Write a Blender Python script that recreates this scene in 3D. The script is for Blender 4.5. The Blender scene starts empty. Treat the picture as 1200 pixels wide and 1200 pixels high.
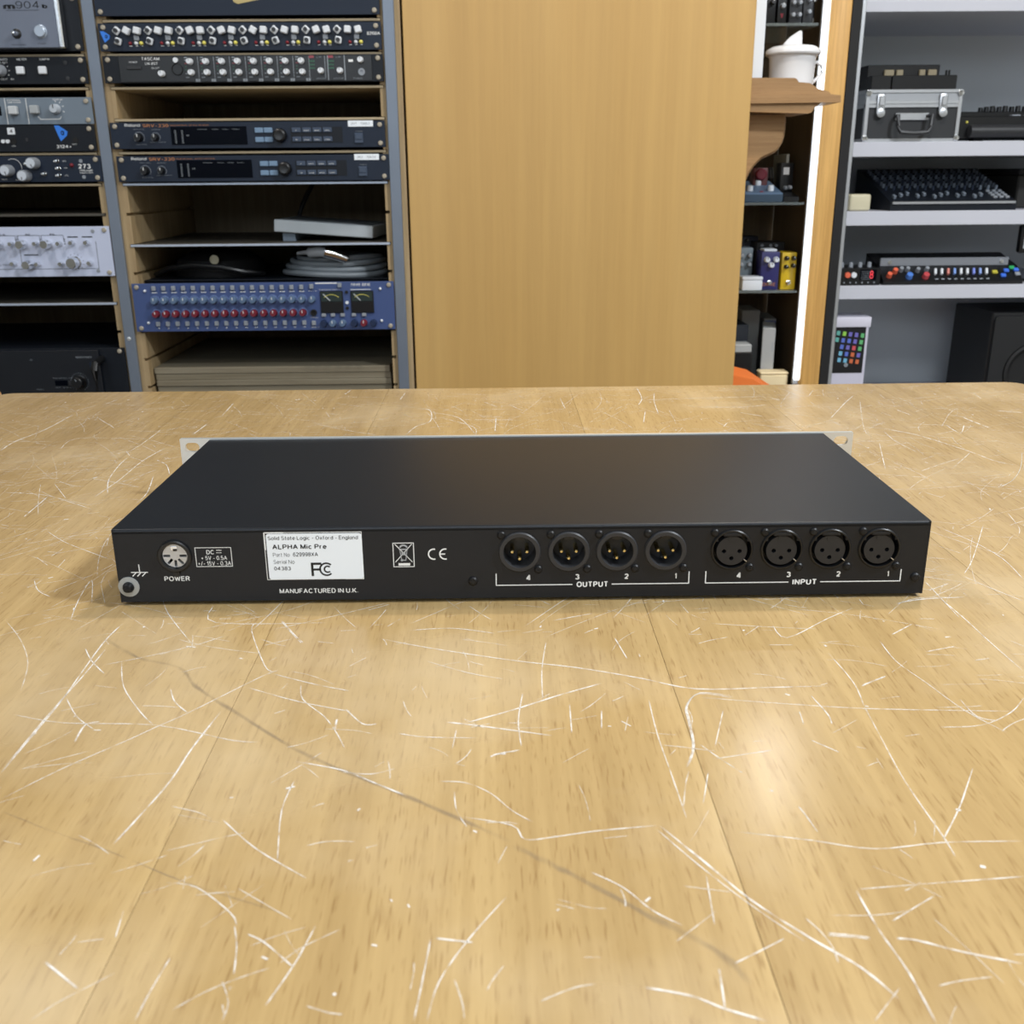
import bpy, bmesh, math, random
from mathutils import Vector, Matrix
from math import sin, cos, pi, radians
random.seed(7)
SC = bpy.context.scene
COL = SC.collection
T = 0.92                      # height of the counter top above the floor
# ------------------------------------------------------------------ camera
cam = bpy.data.cameras.new('camera'); cam_o = bpy.data.objects.new('camera', cam); COL.objects.link(cam_o)
RT = Vector((0.99983648, -0.01620091, -0.00803439)); UP = Vector((0.01277887, 0.31861171, 0.94779918)); FW = Vector((0.01279536, 0.94774686, -0.31876664))
M = Matrix((RT, UP, -FW)).transposed().to_4x4(); M.translation = (0, 0, T + 0.22294)
cam_o.matrix_world = M
cam.sensor_width = 36; cam.lens = 36 * 1179.687 / 1200; cam.clip_start = 0.02
cam.dof.use_dof = True; cam.dof.focus_distance = 0.68; cam.dof.aperture_fstop = 22
SC.camera = cam_o
SC.view_settings.view_transform = 'Standard'; SC.view_settings.look = 'None'
SC.view_settings.gamma = 1; SC.view_settings.use_curve_mapping = False
SC.view_settings.exposure = 0.28
# ------------------------------------------------------------------ world and lamps
W = bpy.data.worlds.new('world'); SC.world = W; W.use_nodes = True
W.node_tree.nodes['Background'].inputs[0].default_value = (0.75, 0.85, 1, 1); W.node_tree.nodes['Background'].inputs[1].default_value = 0.3
def lamp(name, loc, size, power, col, aim=None, shape='DISK', size_y=None, spread=180):
    l = bpy.data.lights.new(name, 'AREA'); l.shape = shape; l.size = size; l.energy = power; l.color = col; l.spread = radians(spread)
    if size_y: l.size_y = size_y
    o = bpy.data.objects.new(name, l); COL.objects.link(o); o.location = loc
    d = (Vector(aim) - Vector(loc)) if aim else Vector((0, 0, -1))
    o.rotation_euler = d.to_track_quat('-Z', 'Y').to_euler()
    return o
CEIL = T + 1.80
LZ = CEIL - 0.03
lamp('spot_over_counter', (0.54, 1.16, LZ), 0.14, 15, (1, .93, .84))
lamp('spot_behind_cabinets', (0.925, 2.99, LZ), 0.13, 3.6, (1, .95, .88), spread=150)
lamp('spot_left', (-1.1, 0.9, LZ), 0.2, 9, (1, .96, .92))
lamp('panel_front', (0.2, -1.1, LZ), 1.2, 22, (.86, .93, 1), shape='RECTANGLE', size_y=0.6)
lamp('shop_window', (-1.2, -2.9, T + 1.32), 2.4, 26, (.78, .88, 1), aim=(-0.4, 2, T), shape='RECTANGLE', size_y=0.8)
lamp('fill_right', (1.6, 0.0, LZ), 0.3, 62, (.9, .95, 1))  # unseen fill lamp, added to brighten the right-hand shelving and its back board
# ------------------------------------------------------------------ materials
def lin(c): return c / 12.92 if c <= 0.04045 else ((c + 0.055) / 1.055) ** 2.4
def hexc(h): return tuple(lin(int(h[i:i + 2], 16) / 255) for i in (0, 2, 4)) + (1,)
MATS = {}
def mat(name, col, rough=0.5, metal=0.0, spec=0.5, emit=0, noise=0.0, nscale=40, bump=0.0, coat=0.0):
    if name in MATS: return MATS[name]
    m = bpy.data.materials.new(name); m.use_nodes = True; nt = m.node_tree; b = nt.nodes['Principled BSDF']
    c = hexc(col) if isinstance(col, str) else tuple(col) + (1,)
    b.inputs['Base Color'].default_value = c; b.inputs['Roughness'].default_value = rough; b.inputs['Metallic'].default_value = metal
    b.inputs['Specular IOR Level'].default_value = spec; b.inputs['Coat Weight'].default_value = coat
    if emit: b.inputs['Emission Color'].default_value = c; b.inputs['Emission Strength'].default_value = emit
    if noise or bump:
        tc = nt.nodes.new('ShaderNodeTexCoord'); n = nt.nodes.new('ShaderNodeTexNoise'); n.inputs['Scale'].default_value = nscale; n.inputs['Detail'].default_value = 4
        nt.links.new(tc.outputs['Object'], n.inputs['Vector'])
        if noise:
            mx = nt.nodes.new('ShaderNodeMix'); mx.data_type = 'RGBA'
            mx.inputs[6].default_value = tuple(v * (1 - noise) for v in c[:3]) + (1,); mx.inputs[7].default_value = tuple(min(1, v * (1 + noise)) for v in c[:3]) + (1,)
            nt.links.new(n.outputs['Fac'], mx.inputs[0]); nt.links.new(mx.outputs[2], b.inputs['Base Color'])
        if bump:
            bp = nt.nodes.new('ShaderNodeBump'); bp.inputs['Strength'].default_value = bump; bp.inputs['Distance'].default_value = 0.001
            nt.links.new(n.outputs['Fac'], bp.inputs['Height']); nt.links.new(bp.outputs['Normal'], b.inputs['Normal'])
    MATS[name] = m; return m
def wood(name, c1, c2, c3, axis='z', rough=0.4, fleck=0.5, scale=1.0, coat=0.0, wear=0.0, spec=0.5, grain=1.0):
    """beech-like wood: broad tone bands along the grain, fine grain and short dark flecks"""
    m = bpy.data.materials.new(name); m.use_nodes = True; nt = m.node_tree; L = nt.links; N = nt.nodes; b = N['Principled BSDF']
    tc = N.new('ShaderNodeTexCoord'); oi = N.new('ShaderNodeObjectInfo'); ad = N.new('ShaderNodeVectorMath'); ad.operation = 'MULTIPLY_ADD'
    cmb = N.new('ShaderNodeCombineXYZ')
    for i in range(3): L.new(oi.outputs['Random'], cmb.inputs[i])
    L.new(cmb.outputs[0], ad.inputs[0]); ad.inputs[1].default_value = (3.1, 5.3, 2.7); L.new(tc.outputs['Object'], ad.inputs[2])
    def noise(sx, sy, detail, rough_=0.5, dist=0):
        mp = N.new('ShaderNodeMapping'); s = {'x': (sy, sx, sx), 'y': (sx, sy, sx), 'z': (sx, sx, sy)}[axis]
        mp.inputs['Scale'].default_value = tuple(v * scale for v in s); L.new(ad.outputs[0], mp.inputs['Vector'])
        n = N.new('ShaderNodeTexNoise'); n.inputs['Scale'].default_value = 1; n.inputs['Detail'].default_value = detail; n.inputs['Roughness'].default_value = rough_; n.inputs['Distortion'].default_value = dist
        L.new(mp.outputs[0], n.inputs['Vector']); return n.outputs['Fac']
    def ramp(src, a, bb, ca, cb):
        r = N.new('ShaderNodeValToRGB'); r.color_ramp.elements[0].position = a; r.color_ramp.elements[1].position = bb
        r.color_ramp.elements[0].color = ca; r.color_ramp.elements[1].color = cb; L.new(src, r.inputs[0]); return r.outputs[0]
    def mix(f, a, c, mode='MIX', fac=1.0):
        x = N.new('ShaderNodeMix'); x.data_type = 'RGBA'; x.blend_type = mode
        if f is None: x.inputs[0].default_value = fac
        else: L.new(f, x.inputs[0])
        if isinstance(a, tuple): x.inputs[6].default_value = a
        else: L.new(a, x.inputs[6])
        if isinstance(c, tuple): x.inputs[7].default_value = c
        else: L.new(c, x.inputs[7])
        return x.outputs[2]
    base = ramp(noise(16, 1.3, 3, 0.5, 0.6), 0.3, 0.7, hexc(c1), hexc(c2))
    g = ramp(noise(260, 9, 3, 0.6), 0.35, 0.65, (1 - .12 * grain, 1 - .14 * grain, 1 - .18 * grain, 1), (1 + .06 * grain, 1 + .06 * grain, 1 + .05 * grain, 1))
    col = mix(None, base, g, 'MULTIPLY', 1.0)
    g2 = ramp(noise(75, 2.2, 3, 0.6), 0.38, 0.66, (1 - .13 * grain, 1 - .16 * grain, 1 - .2 * grain, 1), (1.03, 1.03, 1.03, 1)); col = mix(None, col, g2, 'MULTIPLY', 1.0)
    fl = ramp(noise(950, 80, 1, 0.5), 0.60, 0.74, (0, 0, 0, 1), (fleck, fleck, fleck, 1))
    col = mix(fl, col, hexc(c3))
    fl2 = ramp(noise(420, 40, 2, 0.5), 0.62, 0.76, (0, 0, 0, 1), (fleck * .7, fleck * .7, fleck * .7, 1))
    col = mix(fl2, col, hexc(c3))
    if wear:
        nz = N.new('ShaderNodeTexNoise'); nz.inputs['Scale'].default_value = 9; nz.inputs['Detail'].default_value = 5; L.new(tc.outputs['Object'], nz.inputs['Vector'])
        wr = ramp(nz.outputs['Fac'], 0.5, 0.75, (0, 0, 0, 1), (wear, wear, wear, 1))
        col = mix(wr, col, (0.72, 0.60, 0.42, 1))
        rr = N.new('ShaderNodeMapRange'); L.new(nz.outputs['Fac'], rr.inputs[0]); rr.inputs[1].default_value = 0.3; rr.inputs[2].default_value = 0.7
        rr.inputs[3].default_value = rough - 0.05; rr.inputs[4].default_value = rough + 0.10; L.new(rr.outputs[0], b.inputs['Roughness'])
        n3 = N.new('ShaderNodeTexNoise'); n3.inputs['Scale'].default_value = 220; n3.inputs['Detail'].default_value = 3; L.new(tc.outputs['Object'], n3.inputs['Vector'])
        bp = N.new('ShaderNodeBump'); bp.inputs['Strength'].default_value = 0.05; bp.inputs['Distance'].default_value = 0.0008; L.new(n3.outputs['Fac'], bp.inputs['Height']); L.new(bp.outputs[0], b.inputs['Normal'])
    else: b.inputs['Roughness'].default_value = rough
    L.new(col, b.inputs['Base Color']); b.inputs['Coat Weight'].default_value = coat; b.inputs['Coat Roughness'].default_value = 0.25
    b.inputs['Specular IOR Level'].default_value = spec
    return m
COUNTER = wood('counter_beech', 'AC9163', 'B99E6F', '75522A', 'y', 0.21, 0.4, wear=0.3, grain=.6)
PANEL = wood('panel_beech', 'BE985A', 'C5A164', '9C7440', 'z', 0.45, 0.05, scale=0.35, grain=.3)
POST = wood('post_beech', 'CDA05A', 'D6AA64', 'A87A38', 'z', 0.45, 0.15)
PLY = wood('plywood', 'A5906E', 'B5A07C', '7B6140', 'z', 0.6, 0.2)
EDGE = wood('board_edge', 'A89A80', 'B9AA8E', '7F7056', 'x', 0.6, 0.15)
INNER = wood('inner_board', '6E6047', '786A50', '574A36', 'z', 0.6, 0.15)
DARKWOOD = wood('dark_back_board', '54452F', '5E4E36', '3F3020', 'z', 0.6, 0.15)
BRACKET = wood('stained_bracket_wood', '9A7850', 'AC885E', '6B4A2C', 'x', 0.45, 0.2)
BLK = mat('black_powder_coat', '14181E', 0.38, 0, 0.36, bump=0.08, nscale=1500)
BLK2 = mat('black_panel', '10151D', 0.45, 0, 0.3)
BLKP = mat('black_plastic', '101113', 0.35)
BLKR = mat('black_rubber', '0C0C0E', 0.7)
CHAR = mat('charcoal_plastic', '2A2B2E', 0.45)
NAVY = mat('dark_blue_panel', '1A2434', 0.45, 0, 0.3)
WHT = mat('white_print', 'E8EAEA', 0.6)
LABELW = mat('label_paper', 'ECF3FA', 0.5)
PRINTK = mat('black_print', '101114', 0.6)
GREYP = mat('grey_print', '8E959C', 0.6)
ALU = mat('aluminium', 'C9CCD0', 0.38, 0.9, noise=0.06, nscale=30)
RAIL = mat('brushed_rail', '7C8694', 0.45, 0.5, noise=0.12, nscale=14)
ZINC = mat('zinc_plate', 'E2E4E2', 0.35, 0.6)
CHROME = mat('chrome', 'E6E8EA', 0.15, 1.0)
BRASS = mat('brass_pin', 'E6D49A', 0.25, 1.0)
SCREWC = mat('cream_screw', 'A8A090', 0.5, 0.2)
WPL = mat('white_plastic', 'DDE2E8', 0.4)
WENAM = mat('white_enamel', 'C4C6D0', 0.35)
GREYW = mat('grey_wall_board', 'D2D7DB', 0.7)
SILVER = mat('silver_panel', 'C3CBE2', 0.45, 0.1)
SLATE = mat('slate_panel', '6E7B88', 0.45)
STEELF = mat('satin_face', '727A8A', 0.45, 0.3)
BLUEP = mat('blue_panel', '3C4F7E', 0.55)
BLUELOGO = mat('blue_logo', '2F7BE0', 0.5)
RED = mat('red_plastic', '6E1C2A', 0.45)
REDL = mat('red_lens', '8A2A34', 0.3)
YEL = mat('yellow_lens', 'E6DC6A', 0.3)
GREENL = mat('green_lens', '2E5E46', 0.4)
ORANGE = mat('orange_print', 'B8794A', 0.6)
ORA = mat('orange_cloth', 'E0742E', 0.7)
DISPLAY = mat('dark_display', '03060F', 0.3, 0, 0.06)
CREAM = mat('cream_plastic', 'C9C2A6', 0.5)
CREAMP = mat('cream_card', 'E6D2A8', 0.7)
YELLOWP = mat('yellow_enamel', 'D8B420', 0.35)
PURP = mat('purple_enamel', '2A2862', 0.4)
BLUG = mat('blue_grey_enamel', '5F7690', 0.45)
BLUGD = mat('dark_blue_grey_enamel', '33475A', 0.45)
GREYBOX = mat('grey_card', '8B8B88', 0.7, noise=0.08, nscale=20)
SILBOX = mat('silver_card', 'A6A8A8', 0.5, noise=0.08, nscale=20)
CABLEG = mat('grey_cable', '7F868C', 0.45)
CERAM = mat('white_ceramic', 'E4E4E6', 0.15)
KNOBG = mat('grey_knob', '8C929A', 0.4)
KNOBB = mat('grey_blue_knob', '566C88', 0.5)
BTNB = mat('blue_grey_button', '6F8AA6', 0.45)
BTND = mat('dark_button', '39465A', 0.45)
BTNO = mat('orange_button', 'E0674A', 0.45)
LED = mat('led_strip_light', 'E8F4FF', 0.5, emit=1.7)
PLASTER = mat('plaster', 'C9C7C0', 0.85)
FLOORM = mat('floor_vinyl', '7E7A72', 0.5, noise=0.15, nscale=6)
WOODCH = wood('chair_beech', 'D9A868', 'E2B578', '9A6A3A', 'x', 0.4, 0.2)
def glassm():
    m = bpy.data.materials.new('shelf_glass'); m.use_nodes = True; b = m.node_tree.nodes['Principled BSDF']
    b.inputs['Base Color'].default_value = (.75, .85, .85, 1); b.inputs['Transmission Weight'].default_value = 0.85; b.inputs['Roughness'].default_value = 0.08; b.inputs['IOR'].default_value = 1.45
    return m
GLASS = glassm()
def scratch_mat(name, col, lo, hi, strength, nsc=160, stretch=None):
    m = bpy.data.materials.new(name); m.use_nodes = True; nt = m.node_tree; N = nt.nodes; L = nt.links; b = N['Principled BSDF']; out = N['Material Output']
    b.inputs['Base Color'].default_value = col; b.inputs['Roughness'].default_value = 0.6
    tr = N.new('ShaderNodeBsdfTransparent'); mx = N.new('ShaderNodeMixShader'); tc = N.new('ShaderNodeTexCoord'); n = N.new('ShaderNodeTexNoise'); n.inputs['Scale'].default_value = nsc; n.inputs['Detail'].default_value = 3
    L.new(tc.outputs['Object'], n.inputs['Vector']); r = N.new('ShaderNodeMapRange'); L.new(n.outputs['Fac'], r.inputs[0])
    r.inputs[1].default_value = lo; r.inputs[2].default_value = hi; r.inputs[3].default_value = 0; r.inputs[4].default_value = strength
    # soft ends and sides: uv.x runs along the scratch, uv.y across it
    uv = N.new('ShaderNodeUVMap'); sp = N.new('ShaderNodeSeparateXYZ'); L.new(uv.outputs[0], sp.inputs[0])
    def tent(o):
        a = N.new('ShaderNodeMath'); a.operation = 'SUBTRACT'; L.new(o, a.inputs[0]); a.inputs[1].default_value = 0.5
        c = N.new('ShaderNodeMath'); c.operation = 'ABSOLUTE'; L.new(a.outputs[0], c.inputs[0]); return c.outputs[0]
    s1 = N.new('ShaderNodeMapRange'); L.new(tent(sp.outputs['Y']), s1.inputs[0]); s1.inputs[1].default_value = 0.5; s1.inputs[2].default_value = 0.1; s1.inputs[3].default_value = 0; s1.inputs[4].default_value = 1
    s2 = N.new('ShaderNodeMapRange'); L.new(tent(sp.outputs['X']), s2.inputs[0]); s2.inputs[1].default_value = 0.5; s2.inputs[2].default_value = 0.38; s2.inputs[3].default_value = 0; s2.inputs[4].default_value = 1
    m1 = N.new('ShaderNodeMath'); m1.operation = 'MULTIPLY'; L.new(s1.outputs[0], m1.inputs[0]); L.new(s2.outputs[0], m1.inputs[1])
    m2 = N.new('ShaderNodeMath'); m2.operation = 'MULTIPLY'; L.new(m1.outputs[0], m2.inputs[0]); L.new(r.outputs[0], m2.inputs[1])
    L.new(m2.outputs[0], mx.inputs[0]); L.new(tr.outputs[0], mx.inputs[1]); L.new(b.outputs[0], mx.inputs[2]); L.new(mx.outputs[0], out.inputs[0])
    return m
SCR1 = scratch_mat('scratch_white', (0.86, 0.84, 0.80, 1), 0.28, 0.56, 0.95)
SCR2 = scratch_mat('scratch_faint', (0.88, 0.84, 0.76, 1), 0.3, 0.55, 0.62)
SCR3 = scratch_mat('scuff_dark', (0.22, 0.18, 0.14, 1), 0.25, 0.6, 0.34, 60)
# ------------------------------------------------------------------ drawn sans-serif lettering: every glyph is a set of strokes
def _arc(cx, cy, rx, ry, a0, a1, n=12): return [(cx + rx * cos(radians(a0 + (a1 - a0) * i / n)), cy + ry * sin(radians(a0 + (a1 - a0) * i / n))) for i in range(n + 1)]
_bowl = lambda x, y0, y1, w: [(x, y1), (x + w * .5, y1)] + _arc(x + w * .5, (y0 + y1) / 2, w * .5, (y1 - y0) / 2, 90, -90, 10) + [(x, y0)]
GLY = {
'A': (.72, [[(0, 0), (.36, 1), (.72, 0)], [(.13, .34), (.59, .34)]]), 'B': (.62, [[(0, 0), (0, 1)], _bowl(0, .52, 1, .56), _bowl(0, 0, .52, .62)]),
'C': (.7, [_arc(.38, .5, .38, .5, 45, 315, 18)]), 'D': (.66, [[(0, 0), (0, 1)], [(0, 1), (.28, 1)] + _arc(.28, .5, .38, .5, 90, -90, 14) + [(0, 0)]]),
'E': (.56, [[(.56, 1), (0, 1), (0, 0), (.56, 0)], [(0, .52), (.5, .52)]]), 'F': (.54, [[(.54, 1), (0, 1), (0, 0)], [(0, .5), (.48, .5)]]),
'G': (.74, [_arc(.38, .5, .38, .5, 45, 330, 18) + [(.73, .46), (.42, .46)]]), 'H': (.64, [[(0, 0), (0, 1)], [(.64, 0), (.64, 1)], [(0, .52), (.64, .52)]]),
'I': (0.02, [[(0, 0), (0, 1)]]), 'J': (.44, [[(.44, 1), (.44, .24)] + _arc(.22, .24, .22, .24, 0, -180, 10)]), 'K': (.62, [[(0, 0), (0, 1)], [(.6, 1), (0, .38)], [(.2, .58), (.64, 0)]]),
'L': (.5, [[(0, 1), (0, 0), (.5, 0)]]), 'M': (.76, [[(0, 0), (0, 1), (.38, .05), (.76, 1), (.76, 0)]]), 'N': (.64, [[(0, 0), (0, 1), (.64, 0), (.64, 1)]]),
'O': (.76, [_arc(.38, .5, .38, .5, 0, 360, 22)]), 'P': (.58, [[(0, 0), (0, 1)], _bowl(0, .46, 1, .58)]), 'Q': (.76, [_arc(.38, .5, .38, .5, 0, 360, 22), [(.48, .25), (.76, -.05)]]),
'R': (.62, [[(0, 0), (0, 1)], _bowl(0, .48, 1, .58), [(.36, .48), (.62, 0)]]), 'S': (.6, [_arc(.3, .75, .27, .25, 30, 270, 12) + _arc(.3, .25, .3, .25, 90, -150, 12)]),
'T': (.62, [[(0, 1), (.62, 1)], [(.31, 0), (.31, 1)]]), 'U': (.62, [[(0, 1), (0, .31)] + _arc(.31, .31, .31, .31, 180, 360, 12) + [(.62, 1)]]), 'V': (.66, [[(0, 1), (.33, 0), (.66, 1)]]),
'W': (.96, [[(0, 1), (.24, 0), (.48, .95), (.72, 0), (.96, 1)]]), 'X': (.64, [[(0, 0), (.64, 1)], [(0, 1), (.64, 0)]]), 'Y': (.64, [[(0, 1), (.32, .45), (.64, 1)], [(.32, .45), (.32, 0)]]), 'Z': (.6, [[(0, 1), (.6, 1), (0, 0), (.6, 0)]]),
'0': (.54, [_arc(.27, .5, .27, .5, 0, 360, 20)]), '1': (.24, [[(0, .74), (.24, 1), (.24, 0)]]), '2': (.54, [_arc(.27, .72, .26, .28, 165, -30, 12) + [(0, 0), (.54, 0)]]),
'3': (.54, [_arc(.26, .75, .24, .25, 150, -90, 12), _arc(.26, .25, .28, .27, 90, -150, 12)]), '4': (.58, [[(.42, 0), (.42, 1), (0, .27), (.58, .27)]]), '5': (.54, [[(.5, 1), (.08, 1), (.03, .5)] + _arc(.26, .32, .28, .32, 130, -150, 14)]),
'6': (.54, [_arc(.27, .31, .27, .31, 0, 360, 18), [(.0, .33)] + _arc(.3, .55, .29, .45, 170, 45, 10)]), '7': (.52, [[(0, 1), (.52, 1), (.17, 0)]]), '8': (.54, [_arc(.27, .76, .23, .24, 0, 360, 16), _arc(.27, .26, .27, .26, 0, 360, 16)]),
'9': (.54, [_arc(.27, .69, .27, .31, 0, 360, 18), [(.54, .67)] + _arc(.24, .45, .29, .45, -10, -135, 10)]),
'a': (.48, [_arc(.23, .34, .23, .34, 0, 360, 16), [(.47, .7), (.47, 0)]]), 'b': (.5, [[(0, 1), (0, 0)], _arc(.25, .34, .25, .34, 0, 360, 16)]), 'c': (.46, [_arc(.25, .35, .25, .35, 50, 310, 14)]),
'd': (.5, [[(.5, 1), (.5, 0)], _arc(.25, .34, .25, .34, 0, 360, 16)]), 'e': (.5, [[(.02, .37), (.5, .37)] + _arc(.25, .35, .25, .35, 0, 315, 16)]), 'f': (.3, [[(.1, 0), (.1, .8)] + _arc(.27, .8, .17, .2, 180, 90, 6), [(-.03, .68), (.28, .68)]]),
'g': (.5, [_arc(.25, .34, .25, .34, 0, 360, 16), [(.5, .7), (.5, -.06)] + _arc(.27, -.06, .23, .2, 0, -160, 10)]), 'i': (.02, [[(0, 0), (0, .7)], [(0, .88), (0, 1)]]), 'l': (.02, [[(0, 0), (0, 1)]]),
'm': (.8, [[(0, 0), (0, .7)], [(0, .48)] + _arc(.2, .48, .2, .22, 180, 0, 10) + [(.4, 0)], [(.4, .48)] + _arc(.6, .48, .2, .22, 180, 0, 10) + [(.8, 0)]]), 'n': (.46, [[(0, 0), (0, .7)], [(0, .46)] + _arc(.23, .46, .23, .24, 180, 0, 10) + [(.46, 0)]]),
'o': (.52, [_arc(.26, .35, .26, .35, 0, 360, 18)]), 'r': (.28, [[(0, 0), (0, .7)], [(0, .42)] + _arc(.26, .42, .26, .28, 180, 95, 8)]), 't': (.3, [[(.1, .95), (.1, .14)] + _arc(.24, .14, .14, .14, 180, 270, 6), [(-.03, .68), (.28, .68)]]),
'v': (.48, [[(0, .7), (.24, 0), (.48, .7)]]), 'x': (.48, [[(0, 0), (.48, .7)], [(0, .7), (.48, 0)]]),
'.': (.05, [[(.02, 0), (.02, .1)]]), '-': (.34, [[(0, .38), (.34, .38)]]), '+': (.5, [[(0, .42), (.5, .42)], [(.25, .17), (.25, .67)]]), '/': (.36, [[(0, -.05), (.36, 1.05)]]), ':': (.05, [[(.02, 0), (.02, .12)], [(.02, .5), (.02, .62)]]),
'^': (.4, [[(0, .5), (.2, .9), (.4, .5)]]), ' ': (.26, [])}
_TM = {}
def text_strokes(body, bold):
    """quads of the lettering in em units; bold widens the strokes"""
    k = (body, bold)
    if k in _TM: return _TM[k]
    w = .105 + bold * 2.6; x = 0; Q = []
    for ch in body:
        adv, st = GLY[ch]
        for s in st:
            P = [Vector((x + a, b)) for a, b in s]; runs = [[P[0]]]
            for i in range(1, len(P)):          # break the stroke at sharp corners
                if (P[i] - runs[-1][-1]).length < 1e-5: continue
                if len(runs[-1]) > 1:
                    d0 = (runs[-1][-1] - runs[-1][-2]).normalized(); d1 = (P[i] - runs[-1][-1]).normalized(); t = math.acos(max(-1, min(1, d0.dot(d1))))
                    if t > radians(50):
                        e = w * (.5 if t < radians(100) else .22); c = runs[-1][-1].copy(); runs[-1][-1] = c + d0 * e; runs.append([c - d1 * e])
                runs[-1].append(P[i])
            for R in runs:
                n = len(R); L_, R_ = [], []
                for i, p in enumerate(R):
                    a = R[i - 1] if i else R[i]; b = R[i + 1] if i < n - 1 else R[i]
                    d = (b - a).normalized(); t = Vector((-d.y, d.x)); L_.append(p + t * w / 2); R_.append(p - t * w / 2)
                for i in range(n - 1): Q.append((L_[i], L_[i + 1], R_[i + 1], R_[i]))
        x += adv + (.24 + bold * 2.2 if ch != ' ' else .08)
    xs = [v.x for q in Q for v in q]; ys = [v.y for q in Q for v in q]
    r = (Q, min(xs), max(xs), min(ys), max(ys)); _TM[k] = r; return r
# ------------------------------------------------------------------ mesh helpers
class MB:
    """collects shapes into one mesh; mi = material slot"""
    def __init__(s): s.bm = bmesh.new()
    def _fin(s, verts, mi, mtx=None):
        if mtx is not None: bmesh.ops.transform(s.bm, matrix=mtx, verts=verts)
        fs = set(f for v in verts for f in v.link_faces)
        for f in fs: f.material_index = mi
        return fs
    def box(s, x0, x1, y0, y1, z0, z1, mi=0, bev=0, seg=1, mtx=None):
        r = bmesh.ops.create_cube(s.bm, size=1); vs = r['verts']
        for v in vs: v.co = Vector((x0 + (v.co.x + .5) * (x1 - x0), y0 + (v.co.y + .5) * (y1 - y0), z0 + (v.co.z + .5) * (z1 - z0)))
        s._fin(vs, mi)
        if bev:
            es = list(set(e for v in vs for e in v.link_edges))
            g = bmesh.ops.bevel(s.bm, geom=es, offset=bev, segments=seg, affect='EDGES', profile=0.5)
            vs = list(set(v for f in g['faces'] for v in f.verts)); s._fin(vs, mi)
            allv = set(vs)
            for v in vs:
                for f in v.link_faces: allv.update(f.verts)
            vs = list(allv)
        if mtx is not None: bmesh.ops.transform(s.bm, matrix=mtx, verts=vs)
        return s
    def lathe(s, prof, cx=0, cy=0, cz=0, axis='y', n=20, mi=0, ang0=0):
        """prof = [(radius, along)]; axis y: along is y; axis z: along is z; axis x: along is x"""
        rings = []
        for r, h in prof:
            if r < 1e-7:
                p = {'y': (cx, cy + h, cz), 'z': (cx, cy, cz + h), 'x': (cx + h, cy, cz)}[axis]
                rings.append([s.bm.verts.new(p)])
            else:
                ring = []
                for i in range(n):
                    a = 2 * pi * i / n + ang0; c, d = r * cos(a), r * sin(a)
                    p = {'y': (cx + c, cy + h, cz + d), 'z': (cx + c, cy + d, cz + h), 'x': (cx + h, cy + c, cz + d)}[axis]
                    ring.append(s.bm.verts.new(p))
                rings.append(ring)
        vs = [v for r in rings for v in r]
        for a, b in zip(rings, rings[1:]):
            for i in range(n):
                j = (i + 1) % n
                try:
                    if len(a) == 1 and len(b) == 1: continue
                    if len(a) == 1: s.bm.faces.new((a[0], b[i], b[j]))
                    elif len(b) == 1: s.bm.faces.new((a[i], b[0], a[j]))
                    else: s.bm.faces.new((a[i], b[i], b[j], a[j]))
                except ValueError: pass
        s._fin(vs, mi); return s
    def cyl(s, cx, cy, cz, r, h, axis='y', n=16, mi=0, r2=None):
        r2 = r if r2 is None else r2
        return s.lathe([(0, 0), (r, 0), (r2, h), (0, h)], cx, cy, cz, axis, n, mi)
    def tube(s, pts, r, n=8, mi=0, closed=False):
        pts = [Vector(p) for p in pts]; rings = []; up = Vector((0, 0, 1)); m = len(pts)
        for i, p in enumerate(pts):
            d = (pts[(i + 1) % m] - pts[i - 1]) if closed else (pts[min(i + 1, m - 1)] - pts[max(i - 1, 0)])
            d.normalize(); u = d.cross(up)
            if u.length < 0.05: u = d.cross(Vector((0, 1, 0)))
            u.normalize(); w = u.cross(d).normalized()
            rr = r[i] if isinstance(r, (list, tuple)) else r
            rings.append([s.bm.verts.new(p + (u * cos(2 * pi * k / n) + w * sin(2 * pi * k / n)) * rr) for k in range(n)])
        q = list(zip(rings, rings[1:])) + ([(rings[-1], rings[0])] if closed else [])
        for a, b in q:
            for k in range(n):
                f = s.bm.faces.new((a[k], a[(k + 1) % n], b[(k + 1) % n], b[k])); f.material_index = mi
        if not closed:
            for ring in (rings[0], rings[-1]):
                f = s.bm.faces.new(ring); f.material_index = mi
        return s
    def plate(s, outer, holes, d0, d1, plane='xz', mi=0):
        """flat plate with holes: 2-D outlines extruded from depth d0 to d1"""
        es = []; bmx = s.bm; allv = []
        for loop in [outer] + holes:
            vs = [bmx.verts.new(s._p(a, b, d0, plane)) for a, b in loop]; allv += vs
            es += [bmx.edges.new((vs[i], vs[(i + 1) % len(vs)])) for i in range(len(vs))]
        g = bmesh.ops.triangle_fill(bmx, edges=es, use_beauty=True, use_dissolve=False)
        fs = [f for f in g['geom'] if isinstance(f, bmesh.types.BMFace)]
        if not holes and len(fs) == 0: fs = [bmx.faces.new(allv)]
        ex = bmesh.ops.extrude_face_region(bmx, geom=fs)
        nv = [v for v in ex['geom'] if isinstance(v, bmesh.types.BMVert)]
        dv = Vector(s._p(0, 0, d1, plane)) - Vector(s._p(0, 0, d0, plane))
        for v in nv: v.co += dv
        keep = set(f for v in nv + allv for f in v.link_faces)
        for f in fs:
            if f.is_valid: keep.add(f)
        for f in keep: f.material_index = mi
        return s
    def _p(s, a, b, d, plane): return {'xz': (a, d, b), 'xy': (a, b, d), 'yz': (d, a, b)}[plane]
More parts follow.
